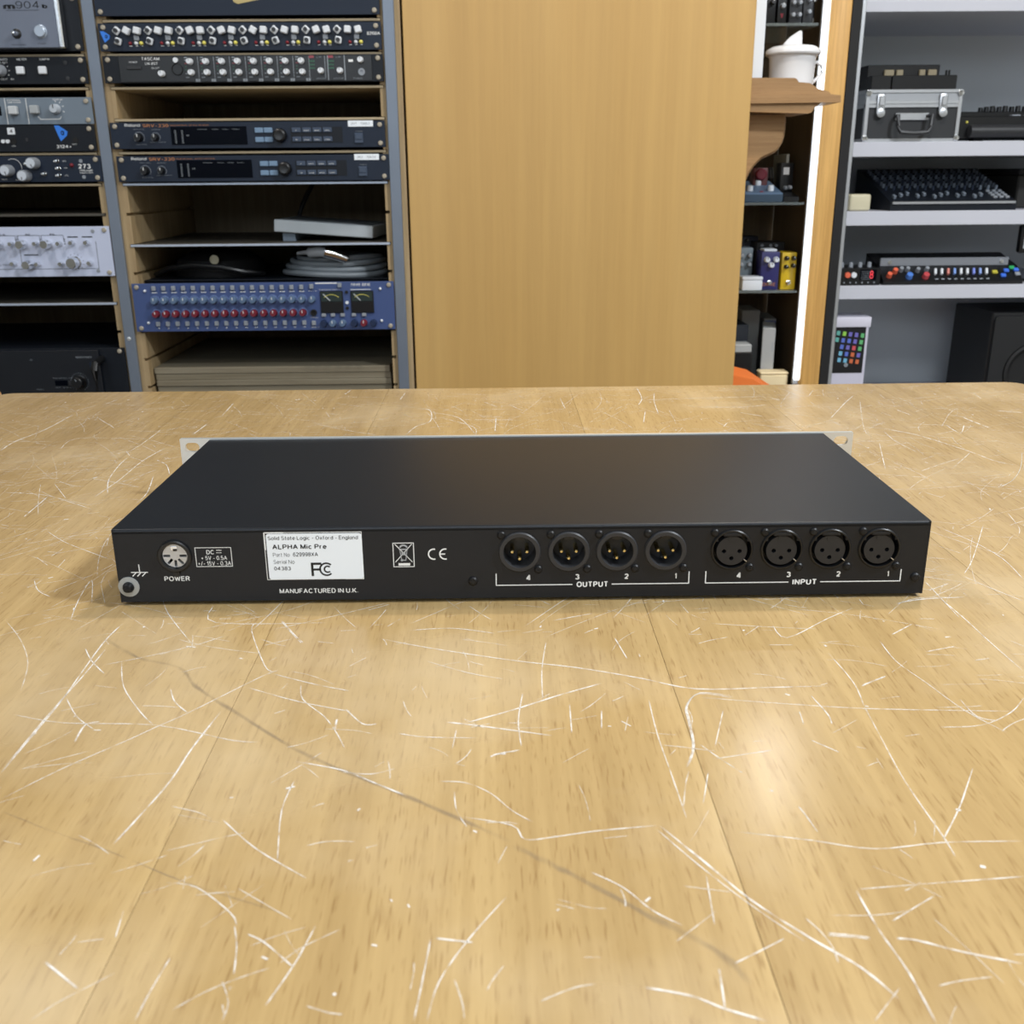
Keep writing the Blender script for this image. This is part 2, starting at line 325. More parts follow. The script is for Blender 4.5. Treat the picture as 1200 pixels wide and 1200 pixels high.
    def quad(s, pts, mi=0):
        f = s.bm.faces.new([s.bm.verts.new(p) for p in pts]); f.material_index = mi; return s
    def text(s, body, x0, x1, z0, z1, y=-0.0001, mi=0, bold=0.0, plane='xz'):
        Q, ax, bx, ay, by = text_strokes(body, bold)
        if not any(c in 'gQ/' for c in body): ay, by = min(ay, 0), max(by, .5)
        for q in Q:
            vs = [s.bm.verts.new(s._p(x0 + (v.x - ax) / (bx - ax) * (x1 - x0), z0 + (v.y - ay) / (by - ay) * (z1 - z0), y, plane)) for v in q]
            f = s.bm.faces.new(vs); f.material_index = mi
        return s
    def mesh(s, name, mats, smooth=True):
        me = bpy.data.meshes.new(name)
        bmesh.ops.recalc_face_normals(s.bm, faces=s.bm.faces)
        if smooth:
            for f in s.bm.faces: f.smooth = True
            for e in s.bm.edges:
                if len(e.link_faces) != 2 or e.calc_face_angle(0) > radians(32): e.smooth = False
        s.bm.to_mesh(me); s.bm.free()
        for m in (mats if isinstance(mats, (list, tuple)) else [mats]): me.materials.append(m)
        return me
    def build(s, name, mats, parent=None, loc=(0, 0, 0), rot=(0, 0, 0), smooth=True):
        return put(name, s.mesh(name, mats, smooth), parent, loc, rot)
def put(name, me, parent=None, loc=(0, 0, 0), rot=(0, 0, 0)):
    o = bpy.data.objects.new(name, me); COL.objects.link(o); o.parent = parent; o.location = loc; o.rotation_euler = rot
    if 'lettering' in name: o['kind'] = 'stuff'
    return o
def thing(name, label, cat, loc=(0, 0, 0), rz=0, group=None):
    o = bpy.data.objects.new(name, None); o.empty_display_size = 0.02; COL.objects.link(o); o.location = loc; o.rotation_euler = (0, 0, rz)
    o['label'] = label; o['category'] = cat
    if group: o['group'] = group
    return o
def tag(o, label, cat, group=None):
    o['label'] = label; o['category'] = cat
    if group: o['group'] = group
    return o
def struct(o): o['kind'] = 'structure'; return o
def circle(cx, cz, r, n=24, a0=0): return [(cx + r * cos(2 * pi * i / n + a0), cz + r * sin(2 * pi * i / n + a0)) for i in range(n)]
def rrect(x0, x1, z0, z1, r, n=4):
    o = []
    for cx, cz, a in ((x1 - r, z1 - r, 0), (x0 + r, z1 - r, 90), (x0 + r, z0 + r, 180), (x1 - r, z0 + r, 270)):
        for i in range(n + 1): t = radians(a + 90 * i / n); o.append((cx + r * cos(t), cz + r * sin(t)))
    return o
# ------------------------------------------------------------------ room shell
RX0, RX1, RY0, RY1 = -3.2, 3.2, -3.4, 3.9
struct(MB().box(RX0, RX1, RY0, RY1, -0.1, 0).build('floor', FLOORM))
struct(MB().box(RX0, RX1, RY0, RY1, CEIL, CEIL + 0.1).build('ceiling', PLASTER))
struct(MB().box(RX0, RX1, RY1, RY1 + 0.1, 0, CEIL).build('wall_back', PLASTER))
struct(MB().box(RX0, RX1, RY0 - 0.1, RY0, 0, CEIL).build('wall_front', PLASTER))
struct(MB().box(RX0 - 0.1, RX0, RY0, RY1, 0, CEIL).build('wall_left', PLASTER))
struct(MB().box(RX1, RX1 + 0.1, RY0, RY1, 0, CEIL).build('wall_right', PLASTER))
# ------------------------------------------------------------------ counter
ct = thing('shop_counter', 'large beech shop counter with a scratched worn top', 'counter', (0, 0, 0))
ty0, ty1, tx0, tx1 = -0.25, 1.094, -0.545, 0.580
MB().box(tx0 + .03, tx1 - .03, ty0 + .03, ty1 - .03, 0.08, T - 0.032).box(tx0 + .06, tx1 - .06, ty0 + .06, ty1 - .06, 0, 0.08).build('counter_body', PANEL, ct)
seams = [tx0, -0.3155, -0.1190, 0.0785, 0.2760, 0.4130, tx1]
for a, b in zip(seams, seams[1:]):
    m = MB(); g = 0.00012; la = a == tx0; lb = b == tx1; r = 0.02
    pts = [(a + (0 if la else g), ty0), (b - (0 if lb else g), ty0)]
    if lb: pts += [(b - r + r * cos(radians(t)), ty1 - r + r * sin(radians(t))) for t in (0, 30, 60, 90)]
    else: pts.append((b - g, ty1))
    if la: pts += [(a + r + r * cos(radians(t)), ty1 - r + r * sin(radians(t))) for t in (90, 120, 150, 180)]
    else: pts.append((a + g, ty1))
    m.plate(pts, [], T - 0.032, T, 'xy')
    es = [e for e in m.bm.edges if all(v.co.z > T - 1e-5 for v in e.verts) and all(v.co.y > ty1 - r - 1e-4 or (la and v.co.x < a + r + 1e-4) or (lb and v.co.x > b - r - 1e-4) for v in e.verts) and len(e.link_faces) == 2 and abs(e.calc_face_angle(0)) > 1]
    bmesh.ops.bevel(m.bm, geom=es, offset=0.003, segments=3, affect='EDGES')
    m.build('plank', COUNTER, ct)
def ribbon(m, uvl, pts, w, mi=0):
    P = [Vector((x, y)) for x, y in pts]
    if len(P) > 2:   # smooth the polyline
        Q = []
        for i in range(len(P) - 1):
            p0, p1, p2, p3 = P[max(i - 1, 0)], P[i], P[i + 1], P[min(i + 2, len(P) - 1)]
            for t in (0, .25, .5, .75):
                Q.append(0.5 * ((2 * p1) + (p2 - p0) * t + (2 * p0 - 5 * p1 + 4 * p2 - p3) * t * t + (3 * p1 - p0 - 3 * p2 + p3) * t ** 3))
        Q.append(P[-1]); P = Q
    n = len(P); prev = None
    for i, p in enumerate(P):
        d = (P[min(i + 1, n - 1)] - P[max(i - 1, 0)]).normalized(); nn = Vector((-d.y, d.x)) * w / 2 * (0.75 + 0.5 * random.random())
        a = m.bm.verts.new((p.x + nn.x, p.y + nn.y, 0)); b = m.bm.verts.new((p.x - nn.x, p.y - nn.y, 0)); u = i / (n - 1)
        if prev:
            f = m.bm.faces.new((prev[0], prev[1], b, a)); f.material_index = mi
            for l, c in zip(f.loops, ((prev[2], 1), (prev[2], 0), (u, 0), (u, 1))): l[uvl].uv = c
        prev = (a, b, u)
SCRATCHES = [(0.75,[(-190.0,329.1),(-175.6,348.8),(-156.1,370.4),(-147.7,380.4),(-137.4,392.0),(-120.5,414.6),(-111.3,426.3),(-105.4,431.7)]),(1.16,[(-137.4,300.9),(-133.4,318.2),(-129.1,340.1),(-127.4,363.0),(-123.2,393.0)]),(0.96,[(-198.1,346.5),(-197.7,376.7),(-197.7,407.8),(-200.5,462.3),(-198.6,487.6)]),(0.8,[(-198.5,351.0),(-198.3,390.9),(-197.1,426.1),(-196.6,457.4)]),(1.16,[(-83.4,352.3),(-63.6,345.6),(-52.7,338.5),(-36.9,327.6)]),(0.5,[(-63.4,344.1),(-51.5,342.3),(-42.6,345.9)]),(0.99,[(-61.3,464.1),(-36.8,453.1),(5.3,437.9),(35.6,429.4),(64.5,417.9),(88.3,406.9),(121.4,407.1),(150.9,407.8)]),(0.56,[(88.7,399.0),(125.1,392.2),(162.8,386.6),(226.4,382.4)]),(2.25,[(72.8,343.2),(78.2,358.6),(80.2,378.9),(81.6,391.6),(89.4,402.9),(103.9,398.6)]),(0.57,[(-116.6,414.5),(-90.6,400.7),(-66.5,391.3)]),(0.59,[(-107.6,427.5),(-85.6,416.4),(-69.0,409.8)]),(0.56,[(-92.5,416.6),(-89.0,402.5),(-77.0,387.2),(-69.4,372.9),(-64.5,361.2)]),(1.48,[(-70.8,376.4),(-71.2,385.2)]),(0.76,[(-151.7,414.3),(-146.2,402.4),(-137.4,392.0)]),(0.75,[(-184.1,443.1),(-174.1,417.1),(-158.4,393.3),(-149.2,382.2)]),(0.83,[(-207.3,457.7),(-198.7,443.6),(-187.6,430.0)]),(0.56,[(-196.8,407.8),(-185.2,390.5),(-173.7,379.5)]),(1.1,[(-177.8,369.4),(-178.7,383.1),(-173.3,385.8)]),(0.37,[(-214.1,393.2),(-188.6,385.2),(-148.3,382.2),(-113.2,369.2),(-100.3,367.1)]),(1.26,[(-24.0,381.0),(-12.0,378.1),(4.3,373.5),(21.1,368.6)]),(1.15,[(-17.5,379.0),(4.5,390.2),(25.9,402.9),(46.2,413.5)]),(0.7,[(-19.2,374.9),(-20.4,359.9)]),(0.53,[(-43.3,372.2),(-31.5,369.1),(-10.1,367.8)]),(1.38,[(-4.7,353.1),(-2.1,355.2),(7.5,358.1)]),(0.65,[(-24.4,336.5),(-14.5,335.4),(-4.6,328.1),(3.3,317.0),(11.0,309.6)]),(0.76,[(-15.4,313.7),(3.2,308.1),(7.6,299.9),(18.2,301.0),(33.6,304.0),(56.2,306.6)]),(0.63,[(-18.4,329.8),(-17.1,317.6),(-12.9,307.3)]),(1.18,[(56.2,306.6),(68.3,286.2),(79.7,266.7),(93.8,249.2),(105.2,236.7),(111.8,224.4)]),(0.41,[(55.0,304.2),(66.4,284.0),(79.1,264.3),(91.9,247.4)]),(0.88,[(115.0,270.9),(115.9,252.3),(118.3,234.7),(118.6,215.9)]),(1.08,[(40.1,230.9),(53.0,227.4),(61.7,222.5),(72.5,217.8)]),(0.82,[(29.3,281.7),(39.1,273.9),(47.3,262.6),(55.6,255.7)]),(0.53,[(67.7,279.6),(65.6,255.4)]),(0.5,[(65.6,397.8),(65.0,369.0),(66.0,337.5),(66.8,310.1)]),(1.83,[(99.5,250.8),(105.8,249.8),(112.0,248.7)]),(1.16,[(119.8,248.5),(125.9,247.5),(136.9,242.7),(153.5,237.1)]),(0.59,[(189.4,454.4),(189.1,431.2),(194.7,409.7),(201.2,384.3),(210.7,365.3)]),(0.74,[(138.6,399.4),(141.0,382.5),(140.2,374.3)]),(0.69,[(127.5,362.1),(136.6,352.2)]),(1.97,[(164.4,407.4),(172.1,412.4),(178.5,416.4)]),(0.51,[(81.2,360.2),(87.5,348.9),(94.4,338.1)]),(0.52,[(96.7,387.5),(86.6,356.8)]),(0.52,[(84.1,349.0),(110.6,355.1)]),(0.48,[(80.6,340.0),(74.5,319.1)]),(0.49,[(159.1,389.3),(157.3,366.2),(154.8,332.0),(155.1,297.8),(154.6,286.1)]),(0.47,[(184.9,340.0),(168.8,315.1),(154.1,295.4)]),(0.44,[(82.9,302.2),(107.9,296.7),(128.6,291.4),(153.6,294.2),(182.1,294.2)]),(0.42,[(115.7,270.9),(143.3,273.3),(172.9,275.7)]),(0.55,[(184.2,370.6),(202.9,371.7),(220.5,381.9),(232.5,394.6)]),(0.55,[(203.4,393.6),(204.3,378.8),(211.7,375.0)]),(0.64,[(241.2,506.2),(242.9,478.1),(243.3,450.2),(244.5,418.5)]),(1.17,[(214.7,498.4),(230.7,503.6),(255.2,505.7)]),(0.52,[(-84.6,259.2),(-81.7,250.0),(-79.8,238.7)]),(0.68,[(-120.2,254.6),(-121.9,267.0)]),(1.11,[(-137.9,245.3),(-123.4,234.1)]),(0.49,[(-100.6,246.1),(-102.3,233.6),(-103.3,222.0)]),(0.49,[(-82.7,236.3),(-78.8,228.3),(-78.9,221.4)]),(0.5,[(-22.7,252.1),(-24.1,234.9),(-25.5,220.1)]),(1.17,[(-21.3,252.1),(-9.5,250.0)]),(0.62,[(1.2,270.8),(-10.8,251.8),(-19.1,234.8),(-21.9,220.0)]),(0.66,[(-46.9,473.2),(-25.0,475.0),(-2.9,468.2)]),(0.6,[(-35.9,438.3),(-15.0,425.4),(1.0,419.0)]),(0.91,[(-68.7,393.6),(-59.6,380.6),(-53.2,380.4)]),(0.61,[(-128.6,485.3),(-128.4,474.9),(-113.5,436.4),(-108.0,429.6)]),(1.74,[(-115.6,487.5),(-105.4,469.0),(-99.8,460.0)]),(0.45,[(-157.0,508.3),(-149.5,486.0),(-90.3,484.0)]),(0.61,[(22.7,457.4),(19.3,427.8),(18.4,399.3)]),(0.55,[(9.6,405.4),(7.1,381.1),(7.9,360.7)]),(0.54,[(30.1,395.1),(29.3,370.0)]),(0.9,[(43.7,389.1),(42.1,373.1)]),(0.91,[(27.3,482.7),(49.4,491.1)]),(0.62,[(57.5,461.2),(61.0,437.5)]),(0.67,[(140.8,473.6),(144.3,458.3),(171.8,480.5),(189.8,493.6)]),(0.64,[(132.6,450.5),(145.2,450.1)]),(0.88,[(197.9,460.0),(213.8,472.8)]),(0.84,[(207.3,440.5),(224.4,446.1)]),(1.64,[(227.0,430.8),(235.1,432.8)]),(0.39,[(159.5,441.2),(161.7,410.7),(159.1,389.3)]),(0.72,[(51.0,379.8),(55.0,375.1)]),(0.51,[(67.9,239.3),(76.8,244.2),(85.9,249.4)]),(0.84,[(63.2,237.7),(61.6,221.8)]),(0.55,[(121.3,255.9),(139.4,267.2)]),(0.37,[(101.9,217.1),(113.6,229.1)]),(0.47,[(-80.8,338.7),(-81.9,319.4),(-77.5,290.0)]),(0.45,[(-102.8,314.8),(-86.4,297.2),(-65.7,280.9)]),(0.38,[(-59.1,258.6),(-62.7,242.5),(-68.1,226.4)]),(0.78,[(-79.7,255.4),(-73.6,251.6),(-62.4,240.8)]),(0.41,[(-112.3,280.0),(-101.7,277.6),(-87.4,265.1),(-83.9,259.2)]),(1.32,[(-53.4,289.4),(-51.3,290.5)]),(0.82,[(-31.1,267.6),(-30.3,266.0)]),(0.69,[(-36.9,270.2),(-36.1,268.9)]),(1.04,[(-40.7,249.9),(-38.7,249.3)]),(0.46,[(-188.9,521.1),(-178.2,497.8),(-155.1,460.8)]),(0.43,[(-191.9,438.9),(-174.2,447.3),(-154.5,458.4),(-140.4,470.2)]),(1.49,[(-157.7,458.5),(-151.9,456.9)]),(1.99,[(-428.6,844.6),(-430.6,877.4),(-422.2,920.3),(-420.4,986.1)]),(0.68,[(-407.1,1024.3),(-400.4,1055.0)]),(1.07,[(-329.3,664.8),(-330.6,688.4),(-332.2,712.0)]),(0.58,[(-378.6,847.2),(-377.4,886.3),(-312.0,879.4)]),(0.94,[(-316.7,832.5),(-313.4,860.7),(-312.5,917.4)]),(1.06,[(-297.2,708.5),(-294.1,752.9),(-294.2,808.0),(-287.8,850.1)]),(1.04,[(-290.2,717.1),(-302.5,753.3),(-309.2,795.8),(-310.1,818.6)]),(0.51,[(-291.1,744.3),(-273.6,781.7)]),(0.87,[(-284.5,810.8),(-270.6,794.1),(-259.4,766.0)]),(0.95,[(-260.8,692.9),(-261.5,718.5),(-271.2,763.6)]),(0.46,[(-372.9,724.2),(-337.9,716.4),(-309.9,697.4),(-288.2,680.5)]),(0.54,[(-300.7,635.2),(-280.9,614.0),(-261.0,597.7),(-238.6,580.3)]),(0.62,[(-340.9,744.7),(-316.6,706.3)]),(0.65,[(-340.7,752.0),(-326.9,740.2),(-317.6,737.1)]),(0.61,[(-272.0,549.0),(-262.6,532.8),(-251.4,523.3)]),(0.5,[(-228.0,491.3),(-234.6,519.7),(-238.1,547.8),(-225.2,513.5)]),(1.22,[(-277.9,893.2),(-275.6,938.4)]),(1.1,[(-270.4,969.2),(-273.2,1027.4)]),(0.56,[(-250.2,605.0),(-254.7,621.0),(-254.8,625.1)]),(0.9,[(-319.1,839.5),(-310.0,823.3)]),(0.64,[(-437.3,996.4),(-424.0,1000.5),(-411.2,1029.6)]),(0.6,[(-389.8,966.2),(-357.3,921.3)]),(0.76,[(-440.3,877.8),(-395.9,875.8)]),(1.07,[(350.4,886.8),(371.8,862.1),(392.6,806.8),(400.0,776.9),(412.7,760.7)]),(1.68,[(370.1,705.3),(389.4,723.6),(412.1,757.6),(434.8,801.5)]),(1.44,[(483.7,953.8),(507.8,943.4)]),(1.59,[(441.2,928.8),(443.6,907.0),(447.8,882.0)]),(0.82,[(391.1,963.3),(397.0,935.4)]),(1.83,[(323.7,1026.8),(337.7,1058.6)]),(0.86,[(314.2,926.4),(351.0,994.5),(371.5,1029.5)]),(0.98,[(312.8,922.1),(316.0,900.7)]),(0.87,[(281.9,1029.0),(289.6,1007.8)]),(0.56,[(308.1,842.6),(344.2,844.6)]),(0.58,[(372.7,1013.7),(333.1,887.6),(329.8,856.5)]),(0.5,[(330.1,841.6),(304.2,756.3)]),(0.68,[(325.5,746.5),(358.2,772.4),(375.6,784.4)]),(0.48,[(267.5,536.2),(275.8,517.0),(284.8,498.8)]),(0.52,[(286.9,625.1),(299.0,592.0),(303.6,562.1),(299.7,528.6)]),(0.59,[(214.1,497.0),(229.0,505.1),(248.2,505.9)]),(0.61,[(239.0,515.2),(255.4,525.4)]),(0.45,[(242.9,530.6),(240.7,478.2)]),(0.39,[(320.4,623.8),(285.7,562.8),(270.1,539.4)]),(0.95,[(412.7,900.1),(412.4,867.9),(430.1,899.3)]),(0.49,[(288.4,745.1),(329.5,731.8)]),(0.87,[(501.2,1038.6),(495.7,1007.1)]),(0.55,[(347.5,878.9),(344.7,840.9),(349.1,805.4)]),(0.5,[(392.9,803.4),(355.5,754.1)]),(1.35,[(-83.6,882.6),(-76.4,915.9),(-64.4,936.6),(-67.2,982.2),(-78.4,990.7)]),(1.03,[(-66.7,974.3),(-37.8,949.9),(-19.5,879.5)]),(0.99,[(-55.0,950.8),(-23.4,913.3),(-20.1,879.6)]),(1.02,[(-34.2,942.4),(23.5,936.5)]),(1.29,[(-1.8,948.1),(-2.9,891.9)]),(1.06,[(12.6,1002.3),(24.6,977.5)]),(1.07,[(-14.6,1020.5),(0.0,994.8)]),(1.06,[(65.1,1033.6),(67.3,983.2)]),(1.11,[(150.7,1020.3),(207.0,1026.0),(282.4,1030.7)]),(1.06,[(192.0,984.8),(244.9,982.0),(272.4,992.0)]),(1.09,[(166.9,1055.0),(160.4,1011.3),(156.1,955.2)]),(1.11,[(151.8,1084.1),(150.0,1029.1),(141.8,995.5)]),(1.0,[(145.5,971.2),(136.5,919.4)]),(2.0,[(208.0,901.9),(214.3,915.5)]),(1.15,[(-101.8,1033.8),(-99.3,1069.6)]),(1.17,[(-163.4,1063.8),(-159.6,1091.7)]),(1.02,[(235.9,958.8),(255.4,939.6)])]
STREAKS = [(2.79,[(-207.3,474.9),(-178.4,447.4),(-154.0,435.5),(-140.5,416.0),(-114.7,390.2),(-83.1,360.1),(-54.5,339.4),(-35.1,326.2),(-12.2,309.8),(3.0,298.3)]),(3.53,[(3.0,297.1),(17.3,285.3),(26.8,277.4),(43.2,262.7),(64.0,244.6),(71.0,230.9)]),(1.04,[(-186.9,322.3),(-162.6,309.4),(-136.7,296.9),(-105.2,279.8),(-68.1,263.6)])]

m = MB(); uvl = m.bm.loops.layers.uv.new('UVMap')
for w, pts in SCRATCHES:
    P = [(x / 1000, y / 1000) for x, y in pts]; w = w / 1000
    if w > 0.0016:      # wide ones are two or three parallel hairlines
        k = 3 if w > 0.0028 else 2
        for j in range(k):
            off = (j - (k - 1) / 2) * w * 0.36
            ribbon(m, uvl, [(x + off * 0.8 + random.uniform(-.0002, .0002), y + off + random.uniform(-.0003, .0003)) for x, y in P], w * 0.36)
    else: ribbon(m, uvl, P, max(w * .95, 0.0006))
for k in range(4200):   # fine random hairlines and nicks all over the top
    y = random.uniform(0.05, 1.08); x = random.uniform(-.54, .57); a = random.gauss(0.15, 0.8) if random.random() < .6 else random.uniform(0, pi)
    l = random.choice((0.006, 0.012, 0.02, 0.04, 0.07)) * random.uniform(.6, 1.4); bend = random.uniform(-.3, .3)
    if y < .46 and (l > .03 or random.random() < .4): continue
    P = []
    for j in range(4):
        P.append((x, y)); a += bend * random.random(); x += cos(a) * l / 3; y += sin(a) * l / 3
    if max(p[1] for p in P) > 1.085 or min(p[0] for p in P) < -.54 or max(p[0] for p in P) > .575: continue
    ribbon(m, uvl, P, random.choice((.00035, .0005, .0007)), 1)
for k in range(260):    # chips
    x = random.uniform(-.53, .56); y = random.uniform(0.1, 1.07); l = random.uniform(.001, .004); a = random.uniform(0, pi)
    ribbon(m, uvl, [(x, y), (x + l * cos(a), y + l * sin(a))], random.uniform(.001, .002), random.choice((0, 1)))
o = m.build('surface_scratches', [SCR1, SCR2], ct, (0, 0, T + 0.00015), smooth=False); o['kind'] = 'stuff'
m = MB(); uvl = m.bm.loops.layers.uv.new('UVMap')
for w, pts in STREAKS: ribbon(m, uvl, [(x / 1000, y / 1000) for x, y in pts], w / 1000)
o = m.build('surface_scuffs', SCR3, ct, (0, 0, T + 0.0001), smooth=False); o['kind'] = 'stuff'
# ------------------------------------------------------------------ the preamp seen from behind
DEVW, DEVH, DEVD = 0.4396, 0.0425, 0.1917
dv = thing('rack_preamp', 'low black rack unit with white lettering and round sockets, lying on the counter', 'audio unit', (0.01238, 0.50852, T + 0.0018), 0.0069 - 0.0135)
mm = 0.001
XO = [-1.6, 25.0, 51.0, 77.3]; XI = [113.2, 140.1, 166.4, 193.1]
hz = 27.3
holes = [circle(x * mm, hz * mm, 0.0107, 28) for x in XO] + [circle(x * mm, hz * mm, 0.0110, 28) for x in XI] + [circle(-0.1875, 0.0271, 0.0082, 24)]
hw = DEVW / 2
MB().plate([(-hw + .0012, 0.0005), (hw - .0012, 0.0005), (hw - .0012, DEVH - .0014), (-hw + .0012, DEVH - .0014)], holes, 0, 0.0014).build('rear_panel', BLK, dv)
# folded cover: top with a rounded fold over the rear edge, sides, bottom tray
m = MB(); prof = []
for i in range(7):
    t = radians(90 * i / 6); prof.append((0.0016 - 0.0016 * sin(t) - 0.0, DEVH - 0.0016 + 0.0016 * cos(t)))
outer = [(DEVD, DEVH)] + prof + [(0, DEVH - .0026), (0.0012, DEVH - .0026)] + [(0.0012, DEVH - .0016), (DEVD, DEVH - .0012)]
m.plate(outer, [], -hw, hw, 'yz')
m.box(-hw, -hw + .0011, 0.0, DEVD, 0.0003, DEVH - .0002); m.box(hw - .0011, hw, 0.0, DEVD, 0.0003, DEVH - .0002)
m.build('top_cover', BLK, dv)
MB().box(-hw + .0012, hw - .0012, 0.0015, DEVD, 0, 0.0011).build('bottom_tray', BLK, dv)
def slot(cx, cz, w, h, n=8):
    r = h / 2; o = []
    for i in range(n + 1): t = radians(-90 + 180 * i / n); o.append((cx + w / 2 - r + r * cos(t), cz + r * sin(t)))
    for i in range(n + 1): t = radians(90 + 180 * i / n); o.append((cx - w / 2 + r + r * cos(t), cz + r * sin(t)))
    return o
fh = 0.0445
m = MB().plate(rrect(-.2413, .2413, -.0012, fh - .0012, .0006, 2), [slot(sx * .2328, z, .0102, .0067) for sx in (-1, 1) for z in (.0052, .0370)], DEVD + .0002, DEVD + .0032)
m.build('front_panel', ZINC, dv)
for x in (-.19, .19):
    for y in (.03, .16): MB().lathe([(0, 0), (.006, 0), (.005, -.0017), (0, -.0017)], x, y, 0, 'z', 16).build('foot', BLKR, dv)
def screw_mesh(r=.0023, pr=.0011, metal=mat('black_screw', '0E0F11', .45, 0, .35)):
    m = MB(); m.lathe([(r, 0), (r, -pr * .3), (r * .7, -pr), (r * .0, -pr * 1.15)], n=14)
    m.box(-r * .42, r * .42, -pr * 1.25, -pr * .9, -r * .12, r * .12, 1).box(-r * .12, r * .12, -pr * 1.25, -pr * .9, -r * .42, r * .42, 1)
    return m.mesh('screw', [metal, PRINTK])
SCM = screw_mesh()
# male output sockets
mf = MB(); mf.lathe([(.0114, 0), (.0114, -.0007), (.0108, -.0014), (.0089, -.0014), (.0086, -.0008), (.0085, .011), (0, .011)], n=36, mi=0)
mf.box(-.0025, .0025, -.0008, .008, .0070, .0088, 1)
male = mf.mesh('socket', [CHAR, BLKP])
pinm = MB().lathe([(.0012, .0105), (.0012, .0003), (.0007, -.0007), (0, -.0009)], n=10).mesh('pin', BRASS)
tabm = MB().lathe([(.0008, .0105), (.0008, .006), (0, .0058)], n=8).mesh('ground_contact', CHAR)
for x in XO:
    c = put('output_socket', male, dv, (x * mm, 0, hz * mm))
    for px, pz in ((-.004, .0002), (.004, .0002), (0, -.0038)): put('pin', pinm, c, (px, 0, pz))
    put('ground_contact', tabm, c, (-.0006, 0, -.0063))
    for px, pz in ((-.0098, .0098), (.0101, -.0102)): put('screw', SCM, c, (px, -.0002, pz))
# female input sockets
fo = MB(); fo.lathe([(.0115, 0), (.0115, -.0006), (.0110, -.0012), (.0104, -.0012), (.0102, -.0006), (.0101, .008), (0, .008)], n=36)
fo.box(-.0052, .0052, -.0011, .004, .0076, .0102, 1, bev=.0006)
fo.box(-.0095, -.0078, -.0009, .004, .0050, .0066, 1); fo.box(.0078, .0095, -.0009, .004, .0050, .0066, 1)
fem = fo.mesh('socket', [BLKP, BLKR])
fi = MB().plate(circle(0, -.0006, .0083, 32), [circle(px, pz, .0012, 12) for px, pz in ((-.0042, -.0008), (.0042, -.0008), (0, -.0049))], -.0004, .006)
fi.box(-.002, .002, -.0006, 0, .0052, .0074)
ins = fi.mesh('insert', mat('insert_black', '1C1D20', .5)); latch = MB().box(.0085, .0105, -.0013, -.0004, -.0003, .0001, mtx=Matrix.Rotation(radians(38), 4, 'Y')).mesh('glint_bar', ALU)  # latch mesh: thin bar shaped as a glint at the socket's lower right
for x in XI:
    c = put('input_socket', fem, dv, (x * mm, 0, hz * mm)); put('insert', ins, c)
    put('glint_bar', latch, c)
    for px, pz in ((-.0096, .0098), (.0103, -.0104)): put('screw', SCM, c, (px, -.0002, pz))
for x, z in ((-27.1, 10.6), (214.7, 10.1)): put('screw', screw_mesh(.0026), dv, (x * mm, -.0002, z * mm))
# earth screw with washer
c = MB().lathe([(.0057, 0), (.0057, -.0007), (.003, -.0009), (.003, 0)], n=28).build('washer', mat('dull_washer', 'A6AAAA', .4, .4), dv, (-.2143, 0, .0096))
put('screw', screw_mesh(.0031, .003), c, (0, -.0008, 0))
# round power socket
c = MB().lathe([(.0091, 0), (.0091, -.0011), (.0085, -.0016), (.0073, -.0016), (.0070, -.0009), (.0070, .006), (0, .006)], n=32).build('power_socket', BLKP, dv, (-.1875, 0, .0271))
sl = []
for a in (0, 48, 90, 132, 180):
    ca, sa = cos(radians(-a)), sin(radians(-a)); cx, cz = .0044 * ca, .0044 * sa
    w, h = .0017, .0007
    sl.append([(cx + u * w * ca - v * h * sa, cz + u * w * sa + v * h * ca) for u, v in ((-1, -1), (1, -1), (1.2, 0), (1, 1), (-1, 1), (-1.2, 0))])
MB().plate(circle(0, 0, .0066, 32), sl, .0002, .004).build('metal_insert', mat('din_metal', 'C4C6C8', .35, .5), c)
m = MB().box(-.0016, .0016, -.0003, .001, .0034, .0054).box(-.0005, .0016, -.0005, -.0002, .0030, .0042, 1); m.build('key', [CHROME, BLKP], c)
MB().cyl(0, -.0009, -.0101, .0018, .0009, n=12).build('rivet', BLKP, c)
E_ = -.00018
def frame_line(m, x0, x1, z0, z1, t, mi=0, y=E_):
    for a, b, c, d in ((x0, x1, z0, z0 + t), (x0, x1, z1 - t, z1), (x0, x0 + t, z0, z1), (x1 - t, x1, z0, z1)): m.quad([(a, y, c), (b, y, c), (b, y, d), (a, y, d)], mi)
def rect(m, x0, x1, z0, z1, mi=0, y=E_): m.quad([(x0, y, z0), (x1, y, z0), (x1, y, z1), (x0, y, z1)], mi)
def line(m, x0, z0, x1, z1, w, mi=0, y=E_):
    d = Vector((x1 - x0, z1 - z0)).normalized(); n = Vector((-d.y, d.x)) * w / 2
    m.quad([(x0 + n.x, y, z0 + n.y), (x1 + n.x, y, z1 + n.y), (x1 - n.x, y, z1 - n.y), (x0 - n.x, y, z0 - n.y)], mi)
def arc(m, cx, cz, r, a0, a1, w, mi=0, y=E_, n=20):
    for i in range(n):
        t0, t1 = radians(a0 + (a1 - a0) * i / n), radians(a0 + (a1 - a0) * (i + 1) / n)
        m.quad([(cx + (r + w / 2) * cos(t), y, cz + (r + w / 2) * sin(t)) for t in (t0, t1)] + [(cx + (r - w / 2) * cos(t), y, cz + (r - w / 2) * sin(t)) for t in (t1, t0)], mi)
k = mm
m = MB(); m.text('POWER', -194.6 * k, -180.8 * k, 12.6 * k, 15.4 * k, E_, 0, .035)
m.build('power_lettering', WHT, dv, smooth=False)
m = MB(); line(m, -207.5 * k, 17.9 * k, -207.5 * k, 22.5 * k, .5 * k); line(m, -212.2 * k, 17.9 * k, -203 * k, 17.9 * k, .5 * k)
